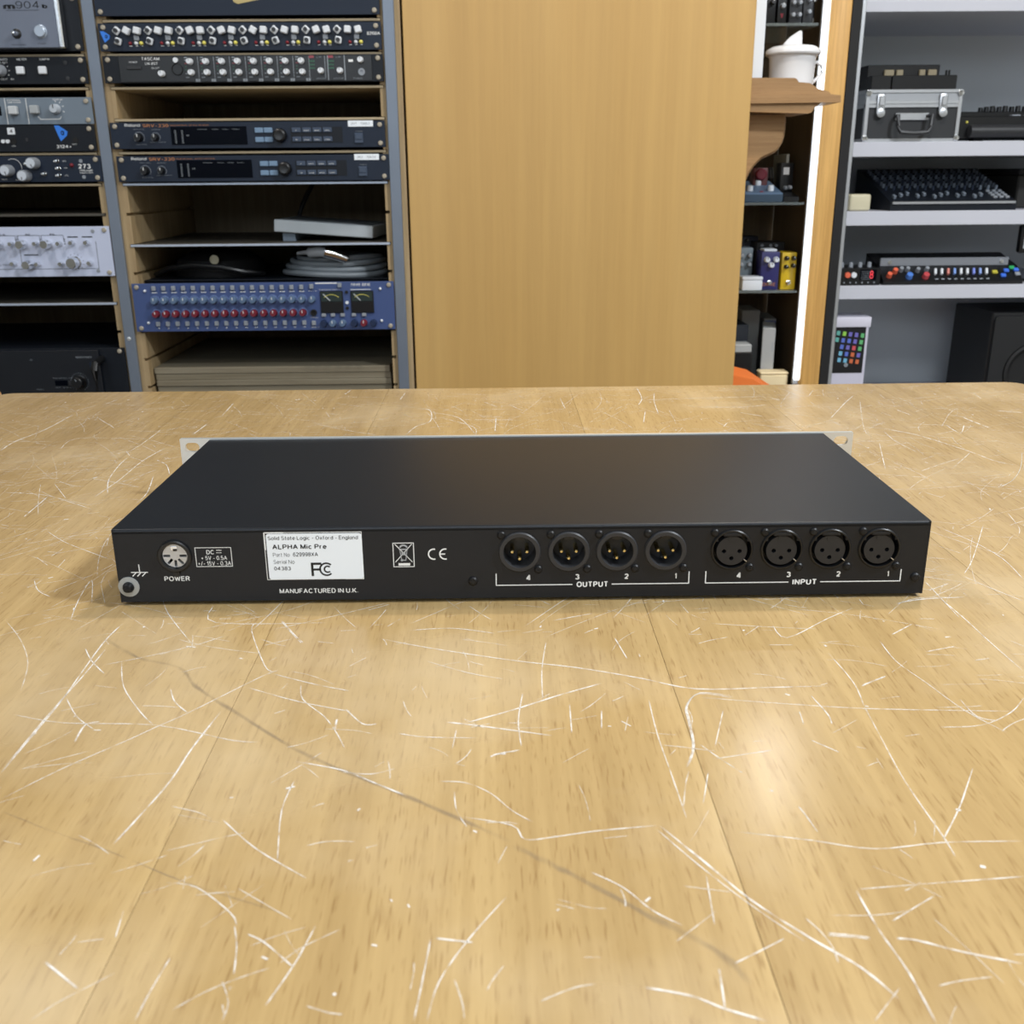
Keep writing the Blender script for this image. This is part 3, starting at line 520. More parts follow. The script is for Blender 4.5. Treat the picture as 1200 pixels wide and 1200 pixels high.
for x in (-211.6, -209, -206.4): line(m, x * k, 15.6 * k, (x + 2.2) * k, 17.8 * k, .5 * k)
m.build('earth_symbol', WHT, dv, smooth=False)
m = MB(); frame_line(m, -176.4 * k, -156.8 * k, 20.7 * k, 31.9 * k, .35 * k)
m.text('DC', -170.3 * k, -166.3 * k, 27.9 * k, 30.4 * k, E_, 0, .03); rect(m, -164.9 * k, -162.1 * k, 30 * k, 30.4 * k)
for i in range(3): rect(m, (-164.9 + i) * k, (-164.2 + i) * k, 28.6 * k, 29 * k)
m.text('+ 5V - 0.5A', -173.3 * k, -159.5 * k, 24.6 * k, 27 * k, E_, 0, .015); m.text('+/- 15V - 0.3A', -175.3 * k, -157.6 * k, 21.4 * k, 23.9 * k, E_, 0, .012)
m.build('rating_lettering', WHT, dv, smooth=False)
lab = MB().plate(rrect(-137.6 * k, -86.5 * k, 12.9 * k, 39.2 * k, .0014), [], -.00022, -.00003).build('maker_label', LABELW, dv)
m = MB(); frame_line(m, -138.9 * k, -86.3 * k, 12.6 * k, 40 * k, .35 * k, y=-.00003); rect(m, -138.9 * k, -128.1 * k, 39.4 * k, 40.1 * k, y=-.00004); rect(m, -138.9 * k, -138.1 * k, 30 * k, 40 * k, y=-.00004)
rect(m, -96 * k, -86.3 * k, 12.5 * k, 13.2 * k, y=-.00004)
m.build('printed_border', WHT, dv, smooth=False)
y = -.0003; m = MB()
m.text('Solid State Logic - Oxford - England', -136.6 * k, -88.3 * k, 35.2 * k, 37.9 * k, y, 0, .012)
m.text('ALPHA Mic Pre', -134.6 * k, -105.4 * k, 30.4 * k, 33.2 * k, y, 0, .035)
m.text('Part No', -134.6 * k, -125.6 * k, 26.1 * k, 28.4 * k, y, 1, 0); m.text('629998XA', -123.8 * k, -110.4 * k, 26.2 * k, 28.5 * k, y, 0, .018)
m.text('Serial No', -134.6 * k, -123.3 * k, 22 * k, 24.3 * k, y, 1, 0); m.text('04383', -134.6 * k, -125.6 * k, 18.2 * k, 20.4 * k, y, 0, .02)
# the FC mark: F with a C nested in a C
rect(m, -114.6 * k, -113.3 * k, 14.7 * k, 22.5 * k, 0, y); rect(m, -114.6 * k, -108.9 * k, 21.2 * k, 22.5 * k, 0, y); rect(m, -114.6 * k, -109.5 * k, 17.9 * k, 19.1 * k, 0, y)
arc(m, -106.3 * k, 18.6 * k, 3.5 * k, 45, 315, .95 * k, 0, y); arc(m, -105.7 * k, 18.6 * k, 1.75 * k, 45, 315, .85 * k, 0, y)
m.build('label_lettering', [PRINTK, mat('dark_grey_print', '4A4E54', .6)], dv, smooth=False)
m = MB(); m.text('MANUFACTURED IN U.K.', -132.8 * k, -90 * k, 4.6 * k, 7.4 * k, E_, 0, .03); m.build('origin_lettering', WHT, dv, smooth=False)
# crossed-out wheeled bin
m = MB(); frame_line(m, -70 * k, -58.5 * k, 19.3 * k, 33.4 * k, .45 * k); rect(m, -67.2 * k, -60.9 * k, 20.2 * k, 21.6 * k)
line(m, -68.8 * k, 22.2 * k, -59.6 * k, 32.6 * k, .4 * k); line(m, -68.8 * k, 32.6 * k, -59.6 * k, 22.2 * k, .4 * k)
arc(m, -64.2 * k, 29.8 * k, 2.1 * k, 20, 160, .9 * k, 1); rect(m, -66.6 * k, -61.8 * k, 29.2 * k, 29.9 * k, 1)
line(m, -66.2 * k, 29.4 * k, -65.4 * k, 23.4 * k, .4 * k, 1); line(m, -62.3 * k, 29.4 * k, -63.1 * k, 23.4 * k, .4 * k, 1); line(m, -65.6 * k, 23.3 * k, -62.9 * k, 23.3 * k, .5 * k, 1)
rect(m, -65.3 * k, -63.2 * k, 26.2 * k, 28.2 * k, 1); arc(m, -65.2 * k, 23.3 * k, .5 * k, 0, 360, .4 * k, 1, n=10)
m.build('bin_symbol', [WHT, mat('mid_grey_print', 'A9ADB2', .6)], dv, smooth=False)
m = MB(); arc(m, -47.9 * k, 26.6 * k, 2.9 * k, 75, 285, .75 * k); arc(m, -41.8 * k, 26.6 * k, 2.9 * k, 75, 285, .75 * k); rect(m, -44.5 * k, -41.8 * k, 26.25 * k, 26.95 * k)
m.build('conformity_mark', WHT, dv, smooth=False)
def bracket(name, x0, x1, word, wx0, wx1, nums):
    m = MB(); t = .55 * k; zb = 8.0 * k
    rect(m, x0 * k, x0 * k + t, zb, 14.9 * k); rect(m, x1 * k - t, x1 * k, zb, 14.9 * k); rect(m, x0 * k, (wx0 - 2.2) * k, zb - t / 2, zb + t / 2); rect(m, (wx1 + 2.2) * k, x1 * k, zb - t / 2, zb + t / 2)
    m.text(word, wx0 * k, wx1 * k, 6.4 * k, 9.7 * k, E_, 0, .05)
    for s_, x in nums:
        w = 1.15 if s_ != '1' else .5
        m.text(s_, (x - w) * k, (x + w) * k, 10.9 * k, 14.1 * k, E_, 0, .06)
    m.build(name, WHT, dv, smooth=False)
bracket('output_lettering', -14.7, 91, 'OUTPUT', 29.4, 46.4, [('4', 3), ('3', 29.8), ('2', 56.6), ('1', 83.5)])
bracket('input_lettering', 99.6, 206.8, 'INPUT', 147.6, 160.6, [('4', 117.8), ('3', 145.2), ('2', 172.4), ('1', 199.6)])
# ------------------------------------------------------------------ equipment rack cabinet (two bays)
RY = 1.9064
rk = thing('rack_cabinet', 'tall plywood equipment rack with two bays and grey metal edge strips', 'rack', (0, RY, 0))
RTOP = T + 0.66
grooves = [.4772, .4242, .3710, .3190, .2645, .2115, .1600, .1050, .0550, .0015, -.0510, -.1040, -.1570]
def divider(x0, x1, left, right):
    """upright board with saw-cut grooves for the sliding shelves on its open faces"""
    m = MB(); g = 0.007; a = x0 + (g if left else 0); b = x1 - (g if right else 0)
    m.box(a, b, 0.004, 0.41, 0, RTOP - .03)
    zs = sorted([T + z - .0045 for z in grooves]); lo = 0
    for z in zs + [RTOP - .03]:
        if left: m.box(x0, a, 0.004, 0.41, lo, z if z != RTOP - .03 else z)
        if right: m.box(b, x1, 0.004, 0.41, lo, z)
        lo = z + .0055
    return m
divider(-.7115, -.661, True, True).build('divider_board', PLY, rk)
divider(-.199, -.159, True, False).build('divider_board', PLY, rk)
divider(-1.225, -1.1775, False, True).build('divider_board', PLY, rk)
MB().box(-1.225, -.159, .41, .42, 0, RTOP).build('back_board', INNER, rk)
MB().box(-1.225, -.159, .004, .41, RTOP - .03, RTOP).build('top_board', PLY, rk)
MB().box(-1.1775, -.7115, .02, .41, 0, .3).box(-.661, -.199, .02, .41, 0, .3).build('plinth_board', PLY, rk)
for x in (-.698, -.1882): 
    m = MB().box(x, x + .0195, -.004, .004, 0, RTOP, bev=.001); m.build('metal_edge_strip', RAIL, rk)
for z in (T - .065,): 
    MB().lathe([(.0035, 0), (.0035, -.0008), (.0015, -.0012), (.0015, 0)], -.689, -.004, z, n=16).build('screw', ZINC, rk)
UW = .4826
cs = MB(); cs.lathe([(.0042, 0), (.0042, -.0015), (.003, -.0026), (0, -.0028)], n=14); CREAMSCREW = cs.mesh('screw', SCREWC)
def unit(name, label, x0, zt, u, m_, cat='audio unit', depth=.25, screws=None, group=None, ear=None):
    """rack unit; local x from the left end of its front panel, local z from the bottom edge of the panel"""
    h = u * .04445 - .0008; r = thing(name, label, cat, (x0, RY - .0002, T + zt - h), group=group)
    MB().box(0, UW, -.003, 0, 0, h, bev=.0004).build('front_panel', m_, r)
    MB().box(.022, UW - .022, .0002, depth, .001, h - .0015).build('chassis', BLK2, r)
    for x in (.009, UW - .009):
        for z in ((.0065, h - .0065)): put('screw', CREAMSCREW, r, (x, -.003, z))
    return r, h
def knob_mesh(r, d, cap, skirt=None, pointer=None, n=18, skirt_r=None):
    m = MB(); sr = skirt_r or r * 1.0
    m.lathe([(sr, 0), (sr, -d * .25), (r * .96, -d * .3), (r * .86, -d * .93), (r * .8, -d), (0, -d)], n=n, mi=0)
    if pointer: m.box(-r * .09, r * .09, -d - .0003, -d * .95, r * .1, r * .8, 1)
    return m.mesh('knob', [cap, pointer or cap])
def btn_mesh(w, h, d, m_): return MB().box(-w / 2, w / 2, -d, 0, -h / 2, h / 2, bev=min(w, h) * .12).mesh('push_button', m_)
def led_mesh(r, m_): return MB().lathe([(r, 0), (r * .9, -r * .8), (r * .5, -r * 1.3), (0, -r * 1.5)], n=12).mesh('indicator_lamp', m_)
FY = -.0032
METSH = mat('painted_steel_shelf', 'B9C4D4', 0.35, 0.4)
# --- shelves (each slides in its own pair of grooves)
def shelf(z, x0, x1, label, m_=EDGE, th=.004, depth=.395, y0=.002, name='rack_shelf', grp=None):
    if m_ is METSH:
        r = thing(name, label, 'shelf', (0, RY + y0, T + z), group=grp); MB().box(x0, x1, .002, depth, -th, 0).build('shelf_top', mat('shelf_dark_top', '4A463E', .45), r)
        MB().box(x0, x1, 0, .0019, -th - .001, 0, bev=.0004).build('front_edge', METSH, r); return r
    o = MB().box(x0, x1, 0, depth, -th, 0, bev=.0004).build(name, m_, None, (0, RY + y0, T + z)); tag(o, label, 'shelf', grp); return o
xa, xb = -.6668, -.1932
la, lb = -1.171, -.706
shelf(.4770, xa, xb, 'thin wooden rack shelf right above the row of white square knobs')
shelf(.4240, xa, xb, 'thin wooden rack shelf between the square-knob unit and the line mixer')
shelf(.3708, xa, xb, 'thin wooden rack shelf just under the line mixer')
shelf(.3188, xa, xb, 'thin wooden rack shelf over the upper of the two twin reverb units')
shelf(.2643, xa, xb, 'thin wooden rack shelf between the two twin reverb units')
STACKW = wood('stack_board', '7C7563', '888170', '5A5444', 'x', .6, .1)
shelf(.2116, xa, xb, 'pale metal rack shelf directly under the lower reverb unit', METSH, .003)
shelf(.1050, xa, xb, 'dark metal rack shelf with pale front edge holding the off-white flat box', METSH, .003)
shelf(.0385, xa + .008, xb - .008, 'dark shelf under the coiled grey cables, on top of the blue unit', BLK2, .002, y0=.03, depth=.36)
shelf(.4240, la, lb, 'thin wooden shelf under the silver-faced unit in the left rack bay')
shelf(.3708, la, lb, 'thin wooden shelf under the black unit with two white square buttons')
shelf(.2643, la, lb, 'thin wooden shelf above the unit with three big grey knobs')
shelf(.2116, la, lb, 'thin wooden shelf under the unit with three big grey knobs')
shelf(.1600, la, lb, 'dark shelf in the empty left bay above the large silver unit', mat('dark_laminate', '4A4740', .6), .004)
shelf(.0015, la, lb, 'metal shelf in the dark left bay below the large silver unit', METSH, .003)
# stack of loose boards at the bottom of the right-hand bay
for i in range(6):
    o = MB().box(-.2255, .2255, 0, .37, -.0115, 0, bev=.0006).build('loose_board', STACKW, None, (-.4315 + random.uniform(-.0015, .0015), RY + .022 + (0, .001, -.001, .002, 0, .001)[i], T - .1255 - i * .0119))
    tag(o, ['topmost of the grey-brown boards stacked at the foot of the rack bay', 'second board from the top of the grey-brown stack in the rack', 'third board from the top of the grey-brown stack in the rack', 'fourth board down in the stack, behind the counter edge', 'fifth board from the top of the grey-brown stack in the rack', 'bottom board of the stack at the foot of the rack bay'][i], 'board', 'boards stacked in the rack')
# --- blank black unit at the top
r, h = unit('blank_rack_unit', 'tall plain dark blue-black unit at the top of the middle rack bay', -.6755, .4813 + .1333, 3, NAVY)
MB().plate([(.236, .0205), (.243, .0175), (.300, .0275), (.372, .046), (.31, .11), (.205, .11)], [], -.0036, -.0030).build('star_emblem', mat('tan_print', 'B9A873', .6), r)
# --- eight-channel unit with square knobs
r, h = unit('square_knob_mixer', 'black eight-channel unit with white square knobs and a blue arrow logo', -.6744, .4710, 1, NAVY)
def ringknob():
    m = MB(); s_ = .0056
    m.box(-s_, s_, -.006, 0, -s_, s_, 0, bev=.0016); m.lathe([(.0034, -.0060), (.0034, -.011), (0, -.011)], n=14, mi=1); return m.mesh('knob', [WPL, BLKP])
RK = ringknob(); SQ = MB().box(-.0056, .0056, -.012, 0, -.0056, .0056, bev=.0014).mesh('knob', WPL); SB = btn_mesh(.0085, .0085, .005, KNOBG)
LR, LW, LY = led_mesh(.0030, REDL), led_mesh(.0034, WPL), led_mesh(.0034, YEL)
base_z = .4710 - h
for i in range(8):
    x = .0320 + .0537 * i
    put('knob', RK, r, (x, FY, .459 - base_z), (0, radians(45 + random.uniform(-4, 4)), 0)); put('knob', RK, r, (x + .001, FY, .4425 - base_z), (0, radians(random.choice((12, -18, 8, 20))), 0))
    put('knob', SQ, r, (x + .018, FY, .4585 - base_z), (0, radians(random.choice((18, -20, 5, 30, 8))), 0)); put('knob', SQ, r, (x + .0357, FY, .4585 - base_z), (0, radians(random.choice((-12, 14, 5, 18, -6))), 0))
    put('push_button', SB, r, (x + .0325, FY, .4475 - base_z))
    put('indicator_lamp', LR, r, (x + .0205, FY, .4395 - base_z)); put('indicator_lamp', LW, r, (x + .0305, FY, .4395 - base_z)); put('indicator_lamp', LY, r, (x + .0392, FY, .4395 - base_z))
m = MB(); m.text('8200A', .458, .4805, .4505 - base_z, .4555 - base_z, FY - .0001, 0, .03)
for i in range(8):
    x = .0320 + .0537 * i
    for dx, w in ((.0185, .005), (.029, .004), (.038, .004)): m.quad([(x + dx, FY, .4348 - base_z), (x + dx + w, FY, .4348 - base_z), (x + dx + w, FY, .4357 - base_z), (x + dx, FY, .4357 - base_z)])
m.build('lettering', WHT, r, smooth=False)
def arrow_logo(r, x0, x1, z0, z1):
    m = MB().plate([(x0, z1), (x0 + (x1 - x0) * .35, z1), (x1, z0 + (z1 - z0) * .62), (x1 - (x1 - x0) * .1, z0 + (z1 - z0) * .35), (x0 + (x1 - x0) * .38, z0), (x0 + (x1 - x0) * .15, z0 + (z1 - z0) * .55)], [], FY - .0006, FY + .0002)
    m.build('arrow_logo', BLUELOGO, r)
    m = MB(); m.text('a', x0 + (x1 - x0) * .45, x0 + (x1 - x0) * .72, z0 + (z1 - z0) * .38, z0 + (z1 - z0) * .68, FY - .0008, 0, .03); m.build('logo_lettering', NAVY, r, smooth=False)
arrow_logo(r, .003, .0195, .0135, .0315)
# --- line mixer
r, h = unit('line_mixer', 'black line mixer with pairs of round white knobs and a screened panel', -.6735, .4203, 1, BLK2)
bz = .4203 - h
MB().box(.028, .463, -.0050, -.003, .0015, h - .0015, bev=.0003).build('control_panel', BLKP, r)
KW = knob_mesh(.0052, .012, WPL, pointer=KNOBG); KY = -.0051
for i in range(8):
    x = .151 + .0273 * i
    put('knob', KW, r, (x, KY, .410 - bz)); put('knob', KW, r, (x + .001, KY, .3925 - bz))
put('knob', KW, r, (.101, KY, .391 - bz)); put('knob', KW, r, (.375, KY, .394 - bz)); put('knob', KW, r, (.408, KY, .394 - bz)); put('knob', KW, r, (.444, KY, .411 - bz))
MB().lathe([(.0042, 0), (.0042, -.004), (0, -.004)], .1265, KY, .4125 - bz, n=16).build('microphone_button', WPL, r)
MB().lathe([(.0098, 0), (.0098, -.001), (.0085, -.0015), (.0080, .001), (0, .001)], .1275, KY, .398 - bz, n=24).build('socket', BLKR, r)
MB().lathe([(.0058, 0), (.0058, -.0015), (.003, -.0015), (.0028, .0), (0, .0)], .445, KY, .392 - bz, n=20).build('headphone_socket', KNOBG, r)
MB().box(.041, .067, -.0075, KY, .398 - bz, .404 - bz, bev=.0008).build('power_switch', CHAR, r)
m = MB(); z = lambda v: v - bz; yy = KY - .0002
m.text('TASCAM', .068, .0985, z(.4125), z(.4175), yy, 0, .02); m.text('LM-8ST', .073, .0945, z(.4055), z(.4095), yy, 0, .02); m.text('POWER', .046, .060, z(.4085), z(.411), yy, 0, .02)
m.text('ON OFF', .083, .097, z(.399), z(.4015), yy)
for i in range(9):
    x = .1635 + .0273 * i
    if i < 9: m.quad([(x, yy, z(.3835)), (x + .0009, yy, z(.3835)), (x + .0009, yy, z(.418)), (x, yy, z(.418))], 1)
for i in range(8):
    x = .1575 + .0273 * i; m.quad([(x, yy - .0001, z(.378)), (x + .0075, yy - .0001, z(.378)), (x + .0075, yy - .0001, z(.3825)), (x, yy - .0001, z(.3825))], 1); m.text(str(i + 1), x + .003, x + .0045, z(.379), z(.3818), yy - .0003, 2, .02)
    for zz, mi_, w in ((.4165, 1, .005), (.4125, 1, .0035), (.4072, 3, .0045), (.4022, 4, .003), (.3975, 4, .003), (.391, 1, .003), (.385, 1, .006)): m.quad([(x - .0165, yy, z(zz - .0008)), (x - .0165 + w, yy, z(zz - .0008)), (x - .0165 + w, yy, z(zz + .0008)), (x - .0165, yy, z(zz + .0008))], mi_)
for x in (.3865, .4155): m.quad([(x, yy, z(.3785)), (x + .0015, yy, z(.3785)), (x + .0015, yy, z(.4185)), (x, yy, z(.4185))], 1)
for x0_ in (.355, .388):
    for zz in (.4145,): m.quad([(x0_, yy, z(zz)), (x0_ + .009, yy, z(zz)), (x0_ + .009, yy, z(zz + .004)), (x0_, yy, z(zz + .004))], 3)
    m.text('L/R', x0_ + .014, x0_ + .022, z(.4145), z(.417), yy, 1)
m.text('MAIN OUT', .366, .383, z(.3805), z(.383), yy, 1); m.text('MONITOR', .396, .413, z(.3805), z(.383), yy, 1); m.text('PHONES', .430, .446, z(.3805), z(.383), yy, 1)
m.quad([(.423, yy, z(.408)), (.431, yy, z(.408)), (.431, yy, z(.412)), (.423, yy, z(.412))], 0)
m.build('lettering', [WHT, GREYP, PRINTK, REDL, GREENL], r, smooth=False)
GL = MB().box(-.0013, .0013, -.0008, 0, -.0013, .0013).mesh('level_lamp', GREENL)
for x0_ in (.355, .388):
    for a in range(3):
        for b in range(3): put('level_lamp', GL, r, (x0_ + .0015 + a * .0035, KY, z(.4095 - b * .0055)))
# --- the two twin reverb units
def reverb(label, x0, zt, sticker):
    r, h = unit('reverb_unit', label, x0, zt, 1, NAVY, group='twin black reverb units'); bz = zt - .3129 + .3129 - h
    z = lambda v: v - (.3129 - h)
    MB().box(.106, .239, -.0042, -.003, z(.2755), z(.3055), bev=.0003).build('display_window', DISPLAY, r)
    KB = knob_mesh(.0072, .012, BLKP, pointer=WHT); put('knob', KB, r, (.0495, FY, z(.288))); put('knob', knob_mesh(.006, .011, BLKP, pointer=WHT), r, (.0785, FY, z(.288)))
    dl = MB().lathe([(.0118, 0), (.0118, -.008), (.0105, -.014), (.008, -.0152), (0, -.0140)], n=28).build('data_dial', BLKP, r, (.298, FY, z(.290)))
    B1 = btn_mesh(.0152, .0088, .003, BTNB); B2 = btn_mesh(.0165, .0085, .002, BTND)
    for a in (0, 1):
        for b in (0, 1): put('push_button', B1, r, (.2610 + .0163 * a, FY, z(.2985 - .0155 * b)))
    MB().box(.3165, .4075, -.0036, -.003, z(.2775), z(.3035)).build('button_surround', BLK2, r)
    for a in range(4):
        for b in (0, 1): put('push_button', B2, r, (.3265 + .0182 * a, -.0036, z(.2985 - .0152 * b)))
    MB().box(.428, .4435, -.0055, -.003, z(.276), z(.293), bev=.0008).box(.4295, .442, -.0065, -.005, z(.282), z(.2915), bev=.0006).build('power_switch', BTND, r)
    yy = FY - .0001; m = MB()
    m.text('Roland', .0265, .0535, z(.3060), z(.3110), yy, 0, .02); m.text('SRV-330', .058, .103, z(.3050), z(.3102), yy, 1, .02); m.text('DIMENSIONAL SPACE REVERB', .1055, .174, z(.3068), z(.3088), yy, 1)
    m.text('INPUT LEVEL', .041, .061, z(.3008), z(.3025), yy, 2); m.text('OUTPUT', .072, .088, z(.3003), z(.3020), yy, 2); m.text('MIN  MAX', .0685, .0955, z(.2795), z(.281), yy, 2)
    m.text('PEAK LEVEL', .042, .062, z(.2760), z(.2775), yy, 2)
    arc(m, .0495, z(.288), .0092, -40, 220, .0006, 2, yy); arc(m, .0785, z(.288), .008, -40, 220, .0006, 2, yy)
    yd = -.0045
    for i in range(8):
        for xx in (.1125, .1245): m.quad([(xx, yd, z(.2785 + i * .0028)), (xx + .003, yd, z(.2785 + i * .0028)), (xx + .003, yd, z(.2795 + i * .0028)), (xx, yd, z(.2795 + i * .0028))], 2)
    m.text('M', .1335, .1375, z(.2895), z(.2925), yd, 2)
    for xx, w, s_ in ((.1535, .016, 'PROGRAM'), (.179, .011, 'PARAM 1'), (.197, .011, 'PARAM 2'), (.214, .012, 'PARAM 3')): m.text(s_, xx, xx + w, z(.3), z(.3015), yd, 2)
    m.text('POWER', .431, .443, z(.2950), z(.2965), yy, 2)
    ys = -.0056
    for a, (s1, s2) in enumerate((('^', 'v'), ('EDIT', 'PAGE'), ('WRITE', 'BYPASS'), ('UTIL', 'ENTER'))):
        for b, s_ in enumerate((s1, s2)):
            w = .0016 if len(s_) == 1 else .0045; m.text(s_, .3265 + .0182 * a - w, .3265 + .0182 * a + w, z(.2965 - .0152 * b), z(.2985 - .0152 * b), -.0058, 0, .01)
    m.build('lettering', [WHT, ORANGE, GREYP], r, smooth=False)
    sx = .418 + sticker[2]
    MB().box(sx, sx + .044, -.0036, -.003, z(.3035 ), z(.3135)).build('price_sticker', LABELW, r)
    m = MB(); m.text(sticker[0], sx + .005, sx + .015, z(.3065), z(.3105), -.0038); m.text(sticker[1], sx + .022, sx + .038, z(.3065), z(.3105), -.0038); m.build('sticker_lettering', GREYP, r, smooth=False)
reverb('upper of the two twin black reverb units with a round dial and white sticker', -.6755, .3129, ('2671', '13863', 0))
reverb('lower of the two twin black reverb units, resting just above the pale metal shelf', -.6712, .2573, ('2683', '10634', .0035))
# --- wide blue unit
r, h = unit('summing_mixer', 'blue two-unit mixer with a row of red knobs and two meters', -.6725, .0358, 2, BLUEP, depth=.3)
z = lambda v: v / 1000 - (.0358 - h)
KG = knob_mesh(.0066, .012, KNOBB, pointer=WHT, n=16); KR = knob_mesh(.0066, .012, RED, pointer=WHT, n=16); KD = knob_mesh(.0066, .012, mat('dark_blue_knob', '1B2A48', .4), n=16); BB = btn_mesh(.0075, .0085, .004, KNOBG)
for i in range(16):
    x = .0405 + .01812 * i
    put('push_button', BB, r, (x, FY, z(27))); put('knob', KG, r, (x, FY, z(5))); put('knob', KR, r, (x, FY, z(-19.5))); put('push_button', BB, r, (x + .001, FY, z(-38)))
put('push_button', BB, r, (.331, FY, z(28))); put('knob', KG, r, (.331, FY, z(5))); put('push_button', BB, r, (.331, FY, z(-39))); put('push_button', BB, r, (.383, FY, z(30)))
MB().lathe([(.0062, 0), (.0062, -.003), (.004, -.003), (.0035, 0), (0, 0)], .332, FY, z(-20), n=18).build('socket', BLKR, r)
for x, kk in ((.350, KD), (.3665, KG), (.385, KG), (.407, KD), (.4245, KR), (.4425, KD)): put('knob', kk, r, (x, FY, z(-39.5)))
for x in (.3505, .3675, .3855, .4065, .4255): put('push_button', btn_mesh(.008, .006, .004, KNOBG), r, (x, FY, z(-24.5)))
for x in (.346, .4025):
    c = MB().box(x, x + .042, -.006, -.003, z(-21), z(19.5), 0, bev=.0006).build('level_meter', BLKP, r)
    MB().box(x + .002, x + .040, -.0066, -.006, z(.5), z(17.5), bev=.0002).build('meter_scale', mat('meter_face', '2E3A3A', .2), c)
    m = MB(); line(m, x + .006, z(14), x + .018, z(2), .0012, 0, -.0069); arc(m, x + .021, z(-8), .021, 50, 130, .0008, 1, -.0069); m.build('meter_needle', [WPL, YEL], c, smooth=False)
for x in (.395,):
    for v, mm_ in ((17, BLKR), (-2, WPL), (-12, BLKR)): MB().lathe([(.003, 0), (.003, -.002), (0, -.002)], x, FY, z(v), n=12).build('small_button', mm_, r)
for x in (.0235, .4575):
    for v in (22.5, -36): put('indicator_lamp', led_mesh(.0026, WPL), r, (x, FY, z(v)))
yy = FY - .0001; m = MB()
for i in range(16):
    x = .0405 + .01812 * i
    for v in (18.6,): m.quad([(x - .005, yy, z(v)), (x + .005, yy, z(v)), (x + .005, yy, z(v + 1.3)), (x - .005, yy, z(v + 1.3))])
    w = .0012 if i < 9 else .0022
    m.text(str(i + 1), x - w, x + w + .001, z(-47.5), z(-45), yy, 0, .02)
    arc(m, x, z(5), .0082, -50, 230, .0006, 1, yy, 12); arc(m, x, z(-19.5), .0082, -50, 230, .0006, 1, yy, 12)
m.quad([(.338, yy, z(32.5)), (.378, yy, z(32.5)), (.378, yy, z(34.5)), (.338, yy, z(34.5))], 0)
m.text('neve', .404, .421, z(28), z(33), yy, 0, .01); m.text('8816', .424, .439, z(28), z(33), yy, 0, .03)
m.text('SUMMING MIXER', .344, .383, z(21), z(22.6), yy, 0); m.text('16:2', .324, .34, z(19), z(20.5), yy, 0); m.text('PHONES', .326, .34, z(-30), z(-28.5), yy, 0); m.text('DIRECT', .326, .34, z(-48), z(-46), yy, 0)
m.quad([(.402, yy, z(21)), (.44, yy, z(21)), (.44, yy, z(22)), (.402, yy, z(22))], 0)
m.build('lettering', [WHT, mat('pale_blue_print', '8FA8D8', .6)], r, smooth=False)
# ------------------------------------------------------------------ left bay units (only their right halves are in view)
LX = -.702 - UW
def X(v): return UW + v / 1000
def XM(v): return UW + (v + 11) / 1000
r, h = unit('monitor_controller', 'silver-faced unit with a large round button in the top left corner', LX - .001, .4282 + .0881, 2, BLK2)
zb = .4282; z = lambda v: v / 1000 - zb
MB().box(.036, UW - .033, -.022, -.003, z(431.5), z(514), bev=.001).build('fascia', STEELF, r)
MB().box(UW - .0335, UW - .0250, -.0235, -.003, z(431), z(515), bev=.002).build('polished_trim', CHROME, r)
MB().lathe([(.0105, 0), (.0105, -.001), (.0094, -.0015), (.0092, -.006), (.008, -.007), (0, -.007)], XM(-72), -.022, z(456.5), n=28).build('push_button', mat('pale_button', 'AEBBCB', .35, .3), r)
m = MB().lathe([(.0078, 0), (.0078, -.001), (.006, -.002), (.006, -.002), (0, -.002)], XM(-113), -.022, z(453.5), n=20, mi=0).lathe([(.0048, -.002), (.0036, -.009), (.0025, -.016), (0, -.0165)], XM(-113), -.022, z(453.5), n=14, mi=1)
m.build('toggle_switch', [BLKP, CHROME], r)
m = MB(); m.text('m', XM(-129), XM(-109), z(491.5), z(498), -.0223, 0, .06); m.text('904', XM(-108), XM(-69), z(492), z(503), -.0223, 0, -.005); m.text('b', XM(-64), XM(-55), z(492), z(498), -.0223, 0, .06)
m.text('HEADPHONES', XM(-124), XM(-100), z(435.5), z(437.5), -.0223, 0); m.text('POWER', XM(-80), XM(-66), z(437), z(439), -.0223, 0); m.quad([(XM(-125), -.0223, z(489)), (XM(-70), -.0223, z(489)), (XM(-70), -.0223, z(489.6)), (XM(-125), -.0223, z(489.6))])
m.build('lettering', PRINTK, r, smooth=False)
r, h = unit('selector_unit', 'black unit with two white square buttons below the silver-faced unit', LX, .4200, 1, BLK2)
z = lambda v: v / 1000 - (.4200 - h)
WB = btn_mesh(.0135, .0125, .007, WPL); put('push_button', WB, r, (X(-113), FY, z(398))); put('push_button', WB, r, (X(-75), FY, z(398)))
put('knob', knob_mesh(.0095, .016, KNOBG, pointer=WHT), r, (X(-147), FY, z(398)))
for p in ((-36, 410), (-35, 385)): MB().lathe([(.0035, 0), (.0035, -.0006), (.002, -.0009), (0, -.0006)], X(p[0]), FY, z(p[1]), n=12).build('screw', CHAR, r)
m = MB(); yy = FY - .0001
m.text('METER', X(-118), X(-101), z(414), z(417.5), yy, 0, .03); m.text('COMP IN', X(-79), X(-62), z(414), z(417.5), yy, 0, .03); m.text('AUTO', X(-147), X(-134), z(414), z(417.5), yy, 0, .03); m.text('LIMIT', X(-147), X(-134), z(409.5), z(412), yy); m.text('OUT   IN', X(-150), X(-128), z(383), z(386), yy)
for a in range(-120, 121, 30): t = radians(90 + a); line(m, X(-147) + .012 * cos(t), z(398) + .012 * sin(t), X(-147) + .0145 * cos(t), z(398) + .0145 * sin(t), .0008, 0, yy)
m.build('lettering', WHT, r, smooth=False)
r, h = unit('slate_unit', 'slate-grey unit with two pale square buttons and a small round knob', LX, .3548, 1, SLATE)
z = lambda v: v / 1000 - (.3548 - h)
